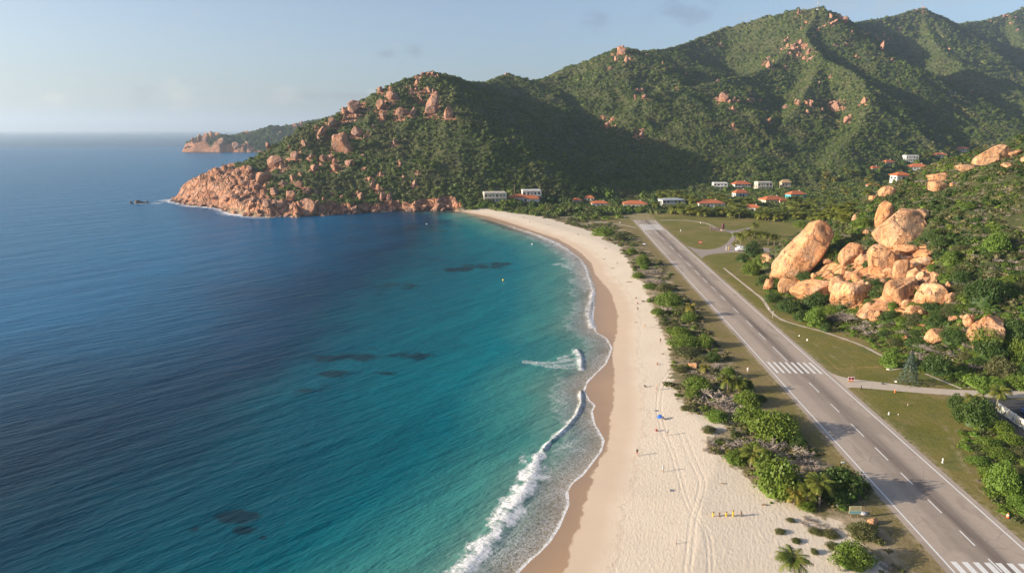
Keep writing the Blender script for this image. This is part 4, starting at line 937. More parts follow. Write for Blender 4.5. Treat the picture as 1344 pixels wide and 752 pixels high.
while _kk < 34:
    x, y = random.uniform(1085, 1250), random.uniform(340, 418); q_ = T(x, y)
    if sdf(q_[:1], q_[1:2], CRAGP)[0] < .5: continue
    _kk += 1; w_ = random.uniform(7, 17); boulder(x, y, w_, w_ * random.uniform(.6, .95), 'small orange granite block wedged in the boulder pile', 'wedged blocks of the boulder pile', random.uniform(-.5, .5), 1500 + _kk, True, .5, .3, cuts=12)
# headland boulders
HB = [(466,149,20,19),(437,167,12,17),(424,178,16,15),(453,159,9,10),(452,149,10,9),(440,187,10,12),(451,201,26,25),(469,181,16,16),(480,183,8,8),(501,144,13,15),(503,157,11,10),(525,152,12,12),(516,131,18,14),(399,193,10,10),(388,208,15,10),(408,210,9,9),
 (424,212,13,10),(432,211,13,9),(439,216,8,9),(440,226,15,12),(459,218,13,12),(478,207,10,6),(412,224,14,9),(353,197,11,12),(362,221,19,15),(371,221,14,9),(346,241,18,16),(327,226,11,9),(518,190,9,9),(480,223,6,5),(415,170,7,7),(418,184,7,7),(379,195,5,6),(491,168,5,5),(468,154,6,5),(483,144,5,4),
 (525,152,11,12),(542,153,9,17),(569,150,16,26),(589,156,15,20),(553,136,7,13),(519,189,7,9),(544,244,8,8),(525,218,6,7),(529,234,5,6),(549,227,5,4),(500,230,6,6),(489,247,8,14),(497,253,9,13),(504,263,10,13),(510,264,9,13),(485,238,6,7),(473,263,10,12),(470,256,7,8),
 (403,283,24,21),(420,279,9,12),(441,282,13,8),(452,280,14,7),(465,279,13,9),(479,279,12,8),(492,280,10,6),(427,266,9,9),(416,270,9,9),(558,277,11,8),(574,277,16,9),(590,276,15,6),(544,278,6,4),(568,100,6,7),(561,100,5,6),(575,101,5,5),(552,104,8,4),(547,112,9,9),(500,121,10,9),(512,119,6,6),(563,122,8,9),(540,121,8,7),(570,126,8,12),
 (395,232,10,8),(385,238,12,9),(372,246,14,10),(392,246,10,9),(404,256,14,12),(380,262,16,14),(360,258,15,13),(395,272,14,10),(338,250,11,10),(325,258,13,12),(352,272,14,10),(310,262,13,10),(330,275,13,8),(298,264,12,8),(285,262,12,7),(320,243,10,8),(306,248,11,8),(370,275,13,9),(415,255,9,7),(432,258,8,6),(448,262,8,7)]
LBL = {0: 'biggest square boulder breaking the skyline of the headland', 6: 'massive blocky boulder in the middle of the headland slope', 24: 'large dark-sided boulder above the rocky point', 26: 'boulder perched on the edge of the pink cliffs', 38: 'tall rocky outcrop below the headland summit',
       54: 'largest pink boulder on the waterline below the headland', 63: 'left one of three shore boulders where the beach begins', 64: 'middle one of three shore boulders where the beach begins', 65: 'right one of three shore boulders where the beach begins'}
for i, (x, y, w_, h_) in enumerate(HB):
    lb = LBL.get(i)
    o = boulder(x, y, w_ * (1.05 if lb else .92), h_ * (1.05 if lb else .85), lb or ('pink granite boulder on the green headland slope' if y < 250 else 'pink granite boulder low on the headland near the water'), None if lb else ('headland slope boulders' if y < 250 else 'headland shore boulders'), random.uniform(-.5, .5), 1100 + i, w_ > 9, .4, .25, random.uniform(0, 6) if w_ < 15 else None)
random.seed(8); WETROCK = flat('wet_rock', (.06, .045, .038), .5, .3)
def coastpt(i): a = G(*HEAD[i], 0); return a
for i in range(95):                                     # rocks along the waterline
    k = random.uniform(0, len(HEAD) - 1.01) if i > 25 else random.uniform(0, 9); j = int(k); a, b_ = G(*HEAD[j], 0), G(*HEAD[j + 1], 0); q = a + (b_ - a) * (k - j)
    x, y = q[0] + random.uniform(-2.5, 3), q[1] + random.uniform(-2, 4.5); r = random.uniform(1., 3.4) * (.8 if k < 9 else 1.1)
    o = bpy.data.objects.new('shore_rock', ROCKV[random.randrange(9)]); COL.objects.link(o); o.location = (x, y, max(ground_at(x, y), 0) * .8 + r * .15)
    o.scale = (r * random.uniform(.9, 1.6), r, r * random.uniform(.6, .9)); o.rotation_euler = (random.uniform(-.3, .3), random.uniform(-.3, .3), random.uniform(0, 6))
    tag(o, 'dark-footed pink rock at the waterline of the headland', 'rock', 'rocks along the headland waterline')
for px, py, w_, h_, lb in ((182,267,16,4,'largest low dark islet rock left of the point'),(172,267,7,2.4,'small dark rock at the left of the islet'),(193,266,7,2,'small dark rock at the right of the islet')):
    p = G(px, py, 0); s = pxm(p); o = bpy.data.objects.new('sea_rock', ROCKV[2]); COL.objects.link(o); o.location = p; o.scale = (w_ / s / 2, w_ / s / 3, h_ / s); tag(o, lb, 'rock'); o.data = ROCKV[2].copy(); o.data.materials.clear(); o.data.materials.append(WETROCK)
# mountain outcrops and boulders
MB_ = [(948,133,18,13),(1098,144,19,16),(1111,162,14,14),(1134,136,11,12),(1009,88,13,11),(1107,31,13,11),(1090,25,6,9),(1048,20,6,9),(1158,67,10,16),(1150,52,5,9),(962,146,8,9),(962,168,6,8),(1009,160,6,7),(1034,62,7,6),(1042,68,9,8),(1050,58,7,7),(1038,72,6,5),(1062,70,8,7),(1046,75,6,5),(1030,56,5,5),(1055,78,7,5),(1026,66,5,5),(1066,78,6,5),(1070,50,5,5),(1052,40,5,5),(1058,32,6,5),(1031,90,6,5),
 (815,72,16,14),(822,84,9,14),(808,80,9,10),(800,92,8,6),(850,74,6,5),(797,169,11,12),(792,158,7,7),(803,158,7,5),(808,168,5,6),(834,130,6,7),(845,130,9,7),(841,181,9,10),(834,178,6,5),(776,86,6,4),(942,107,5,4),(888,117,5,4),(925,56,5,4),(946,60,6,4),(944,38,4,3),(1064,140,7,9),(1030,142,6,6),(1060,150,7,8),(1080,148,6,8),(870,86,4,6),(874,92,5,5),(884,88,4,5),(900,98,5,4),(665,99,7,4),(712,108,4,3),(950,122,6,4),
 (1170,80,5,4),(1246,66,4,4),(1180,40,4,3),(1200,30,4,3),(1212,12,6,4),(1180,110,5,4),(1332,25,8,4),(1322,22,6,3),(1336,40,5,3),(1228,140,4,3),(1276,120,4,3),(1300,30,4,3),(1020,118,5,4),(990,100,4,3),(985,125,5,4),(1075,110,5,4),(1090,102,5,5),(1110,60,5,5),(1124,75,5,4),(1095,60,5,4),(1083,36,6,5),(1118,44,6,6),(1140,46,5,5)]
ML = {0: 'large bare outcrop face midway up the mountain', 1: 'striped rock face below the mast summit', 2: 'rock face just under the striped one', 8: 'rocky knob on the right shoulder of the mast summit', 27: 'rock crown of the pointed middle summit', 32: 'brightest round boulder on the middle spur'}
for i, (x, y, w_, h_) in enumerate(MB_):
    lb = ML.get(i)
    try: boulder(x, y, w_ * .85, h_ * .8, lb or 'orange granite boulder scattered on the far mountain', None if lb else 'boulders on the far mountains', random.uniform(-.3, .3), 1300 + i, False, .3, .3, random.uniform(0, 6), sink=.3)
    except TypeError: pass
random.seed(41); SMALL = []
for cx_, cy_, rx_, ry_, n_, g_ in ((815,70,14,10,12,5),(1105,27,16,6,10,6),(1157,58,9,12,9,5),(1045,66,26,14,22,4),(1005,83,10,6,6,4),(948,128,14,5,7,6),(1098,136,14,7,8,6),(1112,155,8,7,5,5),(985,132,24,3,10,5),(1050,134,26,3,9,6),(797,160,9,6,5,4),(842,122,10,5,6,4),(840,174,8,5,5,4),(565,99,12,4,8,5),(540,118,16,10,10,5),(1318,24,18,8,10,4),(1205,16,14,3,5,3)):
    for _ in range(n_):
        x, y = random.gauss(cx_, rx_ * .55), random.gauss(cy_, ry_ * .55); w_ = g_ * random.uniform(.5, 1.2)
        q_ = T(x, y)
        if q_ is None: continue
        r_ = w_ / pxm(q_) / 2; SMALL.append((q_[0], q_[1], q_[2] + r_ * .2, r_, r_ * random.uniform(.7, 1.2), random.uniform(0, 6))); BIG_XY.append((q_[0], q_[1], r_))
CB = [(256,190,8,9),(262,186,9,10),(270,186,10,12),(280,183,10,10),(290,190,12,9),(300,196,8,5),(312,196,12,9),(324,193,9,9),(246,196,9,6),(285,178,10,4),(325,176,9,4),(388,168,9,6),(396,164,8,5),(368,176,5,4)]
for x, y, w_, h_ in CB:
    try: boulder(x, y, w_, h_, 'pinkish rock on the distant cape', 'rocks of the distant cape', 0, 0, False, back=.3)
    except TypeError: pass
# ---------------------------------------------------------------- houses
WALLS = [flat('wall_cream', (.54, .48, .38), .85, .08), flat('wall_white', (.62, .61, .58), .85, .06), flat('wall_tan', (.52, .42, .30), .85, .1), flat('wall_blue', (.10, .42, .48), .8, .08), flat('wall_grey', (.50, .50, .50), .85, .08)]
def m_tile(name, c1, c2):
    m, t, b = new_mat(name); P = t.obj(); w_ = t.n('ShaderNodeTexWave'); t.L(P, w_.inputs[0]); w_.inputs['Scale'].default_value = 1.6; w_.inputs['Distortion'].default_value = .6
    t.put(b.inputs['Base Color'], t.mix(t.noise(P, .8, 5, .7), t.mix(t.m('MULTIPLY', w_.outputs[1], .4), c1, c2), c2)); b.inputs['Roughness'].default_value = .85; return m
TILE = m_tile('orange_tile', (.52, .16, .055), (.36, .105, .045)); METALR = flat('pale_metal_roof', (.36, .38, .40), .5, .15); TANR = m_tile('tan_tile', (.50, .34, .20), (.38, .24, .13))
SHUT = flat('shutter', (.20, .26, .28), .6, .1)
def bxv(V, Q, x0, x1, y0, y1, z0, z1):
    i = len(V); V += [(x0, y0, z0), (x1, y0, z0), (x1, y1, z0), (x0, y1, z0), (x0, y0, z1), (x1, y0, z1), (x1, y1, z1), (x0, y1, z1)]
    Q += [tuple(i + k for k in q) for q in ((3, 2, 1, 0), (4, 5, 6, 7), (0, 1, 5, 4), (1, 2, 6, 5), (2, 3, 7, 6), (3, 0, 4, 7))]
def boxes(name, lst, mat, parent=None):
    V = []; Q = []
    for b_ in lst: bxv(V, Q, *b_)
    me = bpy.data.meshes.new(name); me.from_pydata(V, [], Q); return link(name, me, mat, parent)
def hip(name, x0, x1, y0, y1, z, h, mat, parent):
    m_ = min(x1 - x0, y1 - y0) / 2 * .98; ym = (y0 + y1) / 2
    V = [(x0, y0, z), (x1, y0, z), (x1, y1, z), (x0, y1, z), (x0, y0, z + .25), (x1, y0, z + .25), (x1, y1, z + .25), (x0, y1, z + .25), (x0 + m_, ym, z + h), (x1 - m_, ym, z + h)]
    Q = [(3, 2, 1, 0), (0, 1, 5, 4), (1, 2, 6, 5), (2, 3, 7, 6), (3, 0, 4, 7), (4, 5, 9, 8), (6, 7, 8, 9), (5, 6, 9), (7, 4, 8)]
    me = bpy.data.meshes.new(name); me.from_pydata(V, [], Q); return link(name, me, mat, parent)
def house(px, py, w, h, style, label, wall=0, rz=None, wing=0):
    p, s, W = base(px, py, w * .94, .3); f = T(px, py); Hh = max(h / s, 3.2); z0 = min(p[2], f[2])
    r = empty('house', (p[0], p[1], f[2]), rz if rz is not None else random.uniform(-.3, .3), label, 'house')
    D = min(max(W * .55, 6), 14); y0, y1 = -D / 2, D / 2; roofh = Hh * (.42 if style == 'hip' else 0); wh = Hh - roofh; lo = z0 - f[2] - 1.5 - (p[2] - z0) * 0
    boxes('wall', [(-W / 2, W / 2, y0, y1, -2.5, wh)] + ([(W * .12, W / 2 - .4, y0 - 2.4, y0 + .01 - .02, -2.5, wh * .8)] if wing else []), WALLS[wall], r)
    fl = 2 if wh > 5.2 else 1; n = max(3, int(W / 3.4)); win = []
    for k in range(fl):
        zb = .9 + k * wh / fl if fl > 1 else wh * .25; zt = zb + wh / fl * .5
        for i in range(n):
            x = -W / 2 + W * (i + .5) / n
            if wing and x > W * .08: continue
            o = boxes('window', [(x - W / n * .28, x + W / n * .28, y0 - .06, y0 + .05, zb, zt)], M['glass'] if (i + k) % 3 else SHUT, r)
    for i in range(2):
        y = y0 + D * (i + .5) / 2; boxes('window', [(-W / 2 - .06, -W / 2 + .05, y - .8, y + .8, wh * .3, wh * .7)], M['glass'], r)
    if style == 'hip':
        hip('roof', -W / 2 - .7, W / 2 + .7, y0 - .7, y1 + .7, wh, roofh, TILE, r)
        if wing: hip('roof', W * .12 - .5, W / 2 + .1, y0 - 3.0, y0 + 1.5, wh * .8, roofh * .6, TILE, r)
        if W > 12: boxes('chimney', [(W * .2, W * .2 + .9, -.4, .5, wh + roofh * .4, wh + roofh * 1.15)], WALLS[1], r)
    elif style == 'tan': hip('roof', -W / 2 - .8, W / 2 + .8, y0 - .8, y1 + .8, wh, Hh * .45, TANR, r)
    elif style == 'metal': hip('roof', -W / 2 - .8, W / 2 + .8, y0 - .8, y1 + .8, wh, Hh * .25, METALR, r)
    else:
        boxes('roof', [(-W / 2 - .3, W / 2 + .3, y0 - .9, y1 + .3, wh + .002, wh + .35)], WALLS[1], r)
        boxes('parapet', [(-W / 2 + .2, W / 2 - .2, y0 + .6, y1 - .2, wh + .352, wh + 1.0)], WALLS[wall], r)
        if fl > 1: boxes('balcony', [(-W / 2 - .1, W / 2 + .1, y0 - 1.4, y0 - .002, wh / 2 - .1, wh / 2 + .1)] + [(-W / 2 + i * W / 4 - .12, -W / 2 + i * W / 4 + .12, y0 - 1.3, y0 - 1.1, -2., wh) for i in range(5)], WALLS[1], r)
    return r
random.seed(3)
house(649,266,31,12,'flat','cream three-level flat-roofed building at the left end of the far beach',0,.15); house(697,263,26,12,'flat','white block standing behind the long red-roofed house by the beach',1,.1)
house(686,266,44,10,'hip','long red-roofed house beside the flat cream building',1,.1,1); house(757,268,12,8,'hip','small orange-roofed cottage, left of the pair before the hedge',1,.4); house(773,264,14,7,'hip','orange-roofed house set back right of the small cottage',0)
house(787,272,23,8,'hip','low orange-roofed house with a blue-white side before the hedge',4); house(833,274,33,10,'hip','cream house with a broad orange roof left of the runway end',0,-.1); house(881,272,33,9,'metal','pale grey metal-roofed house just beyond the runway end',4,.15)
house(931,273,37,10,'hip','widest orange-roofed house in the palm grove',1,.05); house(944,249,19,8,'flat','white flat-roofed house at the left of the upper row',1); house(972,248,23,10,'hip','white two-level house under an orange roof in the upper row',1,.1)
house(971,260,19,11,'hip','orange-roofed house in the shade below the upper row',4,.2); house(1001,250,21,10,'flat','cream flat-roofed block in the upper row right of the orange roof',0,.1); house(1030,249,13,9,'tan','small tan-roofed house at the right of the upper row',2)
house(1044,262,24,11,'hip','house with turquoise walls and orange roof',3,.2); house(1013,269,32,11,'hip','wide cream house with an orange roof and front wing in the palms',0,.25,1); house(987,278,20,9,'hip','lowest orange roof, half hidden by the palms',1,-.3)
house(966,277,11,5,'hip','tiny orange roof left of the lowest one in the palms',1); house(1078,279,9,6,'metal','small white shed among the palms left of the boulder hill',1)
house(1147,226,14,8,'hip','small orange-roofed house at the left of the valley',1,.3); house(1165,218,16,8,'hip','cream house with orange roof up the valley slope',2,.3); house(1194,213,17,8,'flat','long white flat-roofed house high in the valley',1,0); house(1203,226,23,11,'hip','largest white two-storey villa in the valley with orange roof',1,-.1)
house(1232,207,18,6,'hip','orange roof half hidden in trees right of the valley villas',0); house(1261,199,16,6,'hip','farthest orange-roofed house high at the right of the valley',0); house(1181,237,20,11,'hip','white house with orange roof just above the boulder ridge',1,.1); house(1145,248,16,7,'hip','low red-roofed house at the near left of the valley',1)
random.seed(19)
for a_, b_, k_ in ((640,270,'d'),(656,271,'g'),(668,270,'g'),(700,270,'d'),(752,272,'d'),(763,271,'g'),(780,270,'d'),(776,276,'g'),(820,277,'d'),(846,276,'g'),(866,276,'d'),(896,276,'g'),(914,277,'d'),(950,277,'d'),(938,253,'d'),(952,252,'g'),(962,252,'d'),(985,252,'g'),(992,253,'d'),(1012,253,'d'),(1024,252,'g'),(1036,252,'d'),(1034,265,'g'),(1056,265,'d'),(964,264,'g'),(980,265,'d'),(999,273,'d'),(1028,273,'g'),(978,281,'d'),(1140,229,'d'),(1153,228,'g'),(1158,220,'d'),(1174,220,'g'),(1186,215,'d'),(1203,215,'g'),(1193,228,'d'),(1214,229,'g'),(1226,209,'d'),(1240,209,'g'),(1172,239,'g'),(1190,240,'d'),(1138,250,'g'),(1153,250,'d')):
    small_tree(a_, b_ + .5, random.uniform(5, 8), random.uniform(8, 13), k_, 'leafy garden tree standing close to one of the houses', 'garden trees among the houses', True)
# ---------------------------------------------------------------- forest, scrub and grass cover (nobody could count these)
def scatter(name, protos, P, scl, rot, idx):
    me = bpy.data.meshes.new(name); me.vertices.add(len(P)); me.vertices.foreach_set('co', np.asarray(P, np.float32).ravel())
    a = me.attributes.new('scl', 'FLOAT_VECTOR', 'POINT'); a.data.foreach_set('vector', np.asarray(scl, np.float32).ravel())
    a = me.attributes.new('rot', 'FLOAT_VECTOR', 'POINT'); a.data.foreach_set('vector', np.asarray(rot, np.float32).ravel())
    a = me.attributes.new('idx', 'INT', 'POINT'); a.data.foreach_set('value', np.asarray(idx, np.int32))
    o = link(name, me); tag(o, kind='stuff')
    c = bpy.data.collections.new(name + '_kinds')
    for i, (m_, mt) in enumerate(protos): q = bpy.data.objects.new(f'{name}_kind_{chr(97 + i)}', shared(m_, mt)); c.objects.link(q)
    ng = bpy.data.node_groups.new(name, 'GeometryNodeTree'); ng.interface.new_socket('Geometry', in_out='INPUT', socket_type='NodeSocketGeometry'); ng.interface.new_socket('Geometry', in_out='OUTPUT', socket_type='NodeSocketGeometry')
    N = ng.nodes; gi = N.new('NodeGroupInput'); go = N.new('NodeGroupOutput'); ip = N.new('GeometryNodeInstanceOnPoints'); ci = N.new('GeometryNodeCollectionInfo')
    ci.inputs[0].default_value = c; ci.inputs[1].default_value = True; ci.inputs[2].default_value = True; ip.inputs['Pick Instance'].default_value = True
    for nm, sk, ty in (('scl', 'Scale', 'FLOAT_VECTOR'), ('rot', 'Rotation', 'FLOAT_VECTOR'), ('idx', 'Instance Index', 'INT')):
        na = N.new('GeometryNodeInputNamedAttribute'); na.data_type = ty; na.inputs[0].default_value = nm; ng.links.new(na.outputs[0], ip.inputs[sk])
    ng.links.new(gi.outputs[0], ip.inputs['Points']); ng.links.new(ci.outputs[0], ip.inputs['Instance']); ng.links.new(ip.outputs[0], go.inputs[0])
    md = o.modifiers.new('scatter', 'NODES'); md.node_group = ng; return o
BX = np.array(BIG_XY)
def clear_of(x, y, arr, k=1.0):
    m = np.ones(len(x), bool)
    for a, b_, r in arr:
        m &= (x - a) ** 2 + (y - b_) ** 2 > (r * k) ** 2
    return m
HOUSES = [(o.location.x, o.location.y, 9.) for o in COL.objects if o.name.startswith('house')]
GROVES = [gl([(845,280),(900,281),(980,287),(1050,293),(1130,300),(1130,258),(845,258)]), gl([(612,272.5),(660,278),(707,284),(750,285),(790,284),(850,279),(850,250),(600,258)])]
def ingrove(x, y):
    m = np.zeros(x.shape, bool)
    for Z_ in GROVES: m |= sdf(x, y, Z_) > 0
    return m
grid_terrain()
def forest():
    rg = np.random.default_rng(5); L = []
    for r0, r1, sp, cr in ((470, 800, 3.1, 2.15), (800, 1200, 3.8, 2.5), (1200, 1800, 4.9, 3.3), (1800, 3600, 8.0, 5.2)):
        n = int(.5 * (r1 ** 2 - r0 ** 2) * R(84) / sp ** 2); r = np.sqrt(rg.uniform(r0 ** 2, r1 ** 2, n)); a = rg.uniform(R(-32), R(52), n)
        x, y = np.sin(a) * r, np.cos(a) * r; h, d2, Mh, Nh, rk = hfun(x, y, True)
        hx, hy = hfun(x + 4, y), hfun(x, y + 4); gx, gy = (hx - h) / 4, (hy - h) / 4
        nv = np.stack([-gx, -gy, np.ones(n)], 1); nv /= np.linalg.norm(nv, axis=1, keepdims=True)
        vw = np.stack([-x, -y, H + 8 - h], 1); vw /= np.linalg.norm(vw, axis=1, keepdims=True)
        inview = np.abs(a) < R(41)
        dens = sstep(.25, .5, fbm(x / 28 + 9, y / 28, 3) + .1) * .4 + .6
        steep = sstep(.36, .5, 1 - nv[:, 2] + (fbm(x / 45 + 50, y / 45, 3) - .5) * .35)
        lawn = (Mh < 1.5) & ((y < 690) & (x > -20))
        ok = ((Mh > 1.2) | (y > 690)) & (d2 > 6) & (rk < .35 + .3 * rg.random(n)) & ((nv * vw).sum(1) > -.05) & (rg.random(n) < dens) & (rg.random(n) > steep * .85) & (Nh < .5) & ~lawn
        ok &= inview | (rg.random(n) < .5)
        dense = (rg.random(n) < .97)
        for Z_ in GROVES: lawn &= ~(sdf(x, y, Z_) > 0)
        ok = ((Mh > 1.2) | (y > 690) | ~lawn) & (d2 > 26) | ((Mh > 1.2) & (d2 > 6)); ok &= (rk < .35 + .3 * rg.random(n)) & ((nv * vw).sum(1) > -.05) & (rg.random(n) < dens) & (rg.random(n) > steep * .8) & (Nh < .5) & ~lawn
        ok &= ~((y < 690) & (x > -20) & (Mh < 1.5) & ~ingrove(x, y)) & (inview | (rg.random(n) < .5))
        lowl = 1 - sstep(4, 30, Mh)
        s = cr * rg.uniform(.35, 1.1, n) ** 1.3 * 1.1 * (.72 + .75 * fbm(x / 60, y / 60, 2)) * (1 + .35 * lowl)
        L.append(np.stack([x, y, h - .3 * s * .3, s, rg.uniform(.65, 1.1, n) * s, rg.uniform(0, 6.28, n)], 1)[ok])
    A = np.concatenate(L); A = A[clear_of(A[:, 0], A[:, 1], [b_ for b_ in BIG_XY if b_[1] > 450], .9) & clear_of(A[:, 0], A[:, 1], HOUSES, 1.)]
    front = [(a, b_ - 6, 4) for a, b_, _ in HOUSES]; A = A[clear_of(A[:, 0], A[:, 1], front)]
    z = np.zeros(len(A)); print('forest', len(A))
    scatter('forest_cover', [(FARB[i], FOREST) for i in range(4)], A[:, :3], np.stack([A[:, 3] * .95, A[:, 3] * .95, A[:, 4]], 1), np.stack([z, z, A[:, 5]], 1), rng.integers(0, 4, len(A)))
forest()
_A = np.array(SMALL); scatter('scattered_rocks', [(ROCKV[i], M['rock']) for i in range(4)], _A[:, :3], np.stack([_A[:, 3], _A[:, 3], _A[:, 4]], 1), np.stack([_A[:, 5] * .1, _A[:, 5] * 0, _A[:, 5]], 1), rng.integers(0, 4, len(_A)))
def nearscrub():
    rg = np.random.default_rng(6); n = 30000; a = rg.uniform(R(16), R(54), n); r = np.sqrt(rg.uniform(130 ** 2, 470 ** 2, n)); x, y = np.sin(a) * r, np.cos(a) * r
    h, d2, Mh, Nh, rk = hfun(x, y, True); c = fbm(x / 14, y / 14, 3)
    ok = (Nh > .3) & (rg.random(n) < sstep(.32, .5, c) * .75 + .2) & ((sdf(x, y, CRAGP) < 0) | (rg.random(n) < .12))
    x, y, h, c = x[ok], y[ok], h[ok], c[ok]; k = clear_of(x, y, BIG_XY, .95); x, y, h, c = x[k], y[k], h[k], c[k]; n = len(x)
    s = rg.uniform(.35, 1.0, n) ** 1.3 * 2.2 * (.5 + c); kind = np.where(rg.random(n) < .24, 1, 0)
    ty = rg.choice(6, n, p=[.13, .22, .27, .14, .12, .12]); z = np.zeros(n); print('near', n)
    # the largest ones are objects of their own
    big = np.argsort(-s * (y < 360) / np.hypot(x, y))[:150]; m = np.ones(n, bool); m[big] = False
    for i in big:
        t_ = ty[i]
        if t_ >= 4: o = obj('dead_bush', DEAD[t_ % 3], TWIG); nm = 'grey leafless bush among the scrub of the boulder hill'; q = s[i] / .8
        else: o = obj('bush', BUSH[t_], (GREEN, DARKG, OLIVE, GREEN)[t_]); nm = ('green', 'dark green', 'olive', 'green')[t_] + ' bush among the scrub of the boulder hill'; q = s[i] * 1.15
        o.location = (x[i], y[i], h[i] - .15); o.scale = (q, q, q * rg.uniform(.8, 1.2)); o.rotation_euler = (0, 0, rg.uniform(0, 6.28)); tag(o, nm, 'bush', nm.replace('bush', 'bushes'))
    scatter('hill_scrub', [(FARB[0], GREEN), (FARB[1], DARKG), (FARB[2], OLIVE), (TUFT, STRAW), (DEAD[0], TWIG), (DEAD[1], TWIG)], np.stack([x, y, h - .1], 1)[m], (np.stack([s, s, s * .9], 1) * rg.uniform(.8, 1.1, (n, 1)))[m], np.stack([z, z, rg.uniform(0, 6.28, n)], 1)[m], ty[m])
nearscrub()
def dune():
    rg = np.random.default_rng(9); n = 62000; a = rg.uniform(R(-6), R(46), n); r = np.sqrt(rg.uniform(85 ** 2, 560 ** 2, n)); x, y = np.sin(a) * r, np.cos(a) * r
    nb = (fbm(x / 5, y / 5, 3) - .5) * 9; dD = sdf(x, y, DUNEP) + nb; dS = sdf(x, y, SCRUBP); c = fbm(x / 9 + 4, y / 9, 3)
    ok = (dD > .2) & (dS < 1 + nb * .6) & (rg.random(n) < sstep(.36, .56, c))
    open_ = (y < G(1060, 672)[1]); ok &= ~open_ | (rg.random(n) < .25)
    x, y, c = x[ok], y[ok], c[ok]; h = hfun(x, y); n = len(x); z = np.zeros(n); s = rg.uniform(.35, 1.25, n) * (.5 + c)
    print('dune', n)
    scatter('dune_grass', [(TUFT, STRAW), (FARB[1], OLIVE), (FARB[2], GREEN), (DEAD[2], TWIG)], np.stack([x, y, h - .05], 1), np.stack([s, s, s * rg.uniform(.5, 1., n)], 1), np.stack([z, z, rg.uniform(0, 6.28, n)], 1), rg.choice(4, n, p=[.38, .30, .12, .20]))
    # low cover right of the runway and round the hill foot
    n = 12000; a = rg.uniform(R(18), R(52), n); r = np.sqrt(rg.uniform(95 ** 2, 330 ** 2, n)); x, y = np.sin(a) * r, np.cos(a) * r
    Z1 = gl([(1250,552),(1262,585),(1290,622),(1300,660),(1330,690),(1420,730),(1600,700),(1500,600),(1330,575),(1300,550)]); Z2 = gl([(1170,478),(1190,486),(1230,494),(1262,506),(1300,511),(1450,505),(1450,440),(1150,452)]); Z3 = gl([(975,345),(990,366),(1003,385),(1015,402),(1045,420),(1100,436),(1160,458),(1180,470),(1180,440),(1000,340)])
    nb = (fbm(x / 6, y / 6, 3) - .5) * 6; ok = np.zeros(n, bool)
    for Z_ in (Z1, Z2, Z3): ok |= sdf(x, y, Z_) + nb > 0
    x, y = x[ok], y[ok]; h = hfun(x, y); n = len(x); z = np.zeros(n); s = rg.uniform(.5, 1.5, n)
    scatter('ground_cover', [(FARB[0], GREEN), (FARB[1], BRIGHT), (FARB[2], OLIVE), (DEAD[2], TWIG)], np.stack([x, y, h - .1], 1), np.stack([s, s, s * .7], 1), np.stack([z, z, rg.uniform(0, 6.28, n)], 1), rg.choice(4, n, p=[.4, .2, .3, .1]))
dune()
# ---------------------------------------------------------------- masts, monument, vehicles, signs, markers, fence
WHITE = flat('white_plastic', (.80, .80, .78), .5, .04); STEEL = flat('grey_steel', (.35, .34, .33), .5, .1, .5); RED = flat('red_sign', (.62, .05, .04), .5, .05); ORANGE = flat('orange_plastic', (.75, .20, .05), .5, .05)
YEL = flat('yellow_paint', (.75, .48, .03), .6, .08); WOOD = flat('weathered_wood', (.22, .15, .10), .85, .25); DARK = flat('dark_plastic', (.03, .03, .035), .6, .1); BLUE = flat('blue_cloth', (.02, .12, .42), .8, .1)
STONE = flat('pinkish_stone', (.42, .31, .27), .9, .25); PURP = flat('dark_red_stone', (.10, .035, .05), .8, .2); SKIN = flat('skin', (.42, .24, .16), .6, .05); TYRE = flat('tyre_rubber', (.02, .02, .02), .8, .1); PAINTC = flat('car_paint_white', (.80, .80, .80), .25, .02)
def at(px, py): p = T(px, py); return p, pxm(p)
for px, py, hp, lb in ((1073, 12, 13, 'tall thin antenna mast on the highest summit'), (1209, 12, 7, 'small antenna mast on the second summit')):
    p, s = at(px, py + 1.5); h = hp / s + 5
    r = empty('antenna_mast', p, 0, lb, 'mast'); tube('pole', [(0, 0, -1), (0, 0, h)], [.85, .65], 6, STEEL, r)
    boxes('crossarm', [(-1.3, 1.3, -.12, .12, h * .72, h * .72 + .3), (-.9, .9, -.12, .12, h * .86, h * .86 + .3)], STEEL, r); boxes('base', [(-2.2, 2.2, -1.5, 1.5, -1, 2.0)], WALLS[1], r)
p, s = at(675, 262); pl = tag(tube('utility_pole', [(0, 0, -1), (0, 0, 14)], [.3, .2], 6, WOOD), 'thin tall pole behind the long red-roofed house by the beach', 'pole'); pl.location = p
# gateway monument at the head of the taxiway
p, s = at(941, 302.5); r = empty('stone_monument', p, .1, 'low pinkish stone gateway with pillars at the head of the taxiway', 'monument'); k = 1 / s
boxes('wall', [(-9 * k, 4.5 * k, -.4, .4, -.2, 3.2 * k)], STONE, r)
for x, hh in ((-9, 8), (-6, 6.5), (-3.4, 5.), (-.8, 4.2), (1.8, 4)): boxes('pillar', [(x * k - .45, x * k + .45, -.6, -.402, -.2, hh * k)], STONE, r)
p2, _ = at(948.5, 303); r = empty('statue', p2, 0, 'dark red standing sculpture at the right end of the stone gateway', 'statue'); boxes('plinth', [(-1.2, 1.2, -1, 1, -.2, 1.2)], STONE, r)
tube('figure', [(0, 0, 1.2), (.1, 0, 2.6), (-.1, 0, 3.8), (0, 0, 4.8), (.25, 0, 5.4)], [1.0, .8, 1.15, .7, .3], 8, PURP, r)
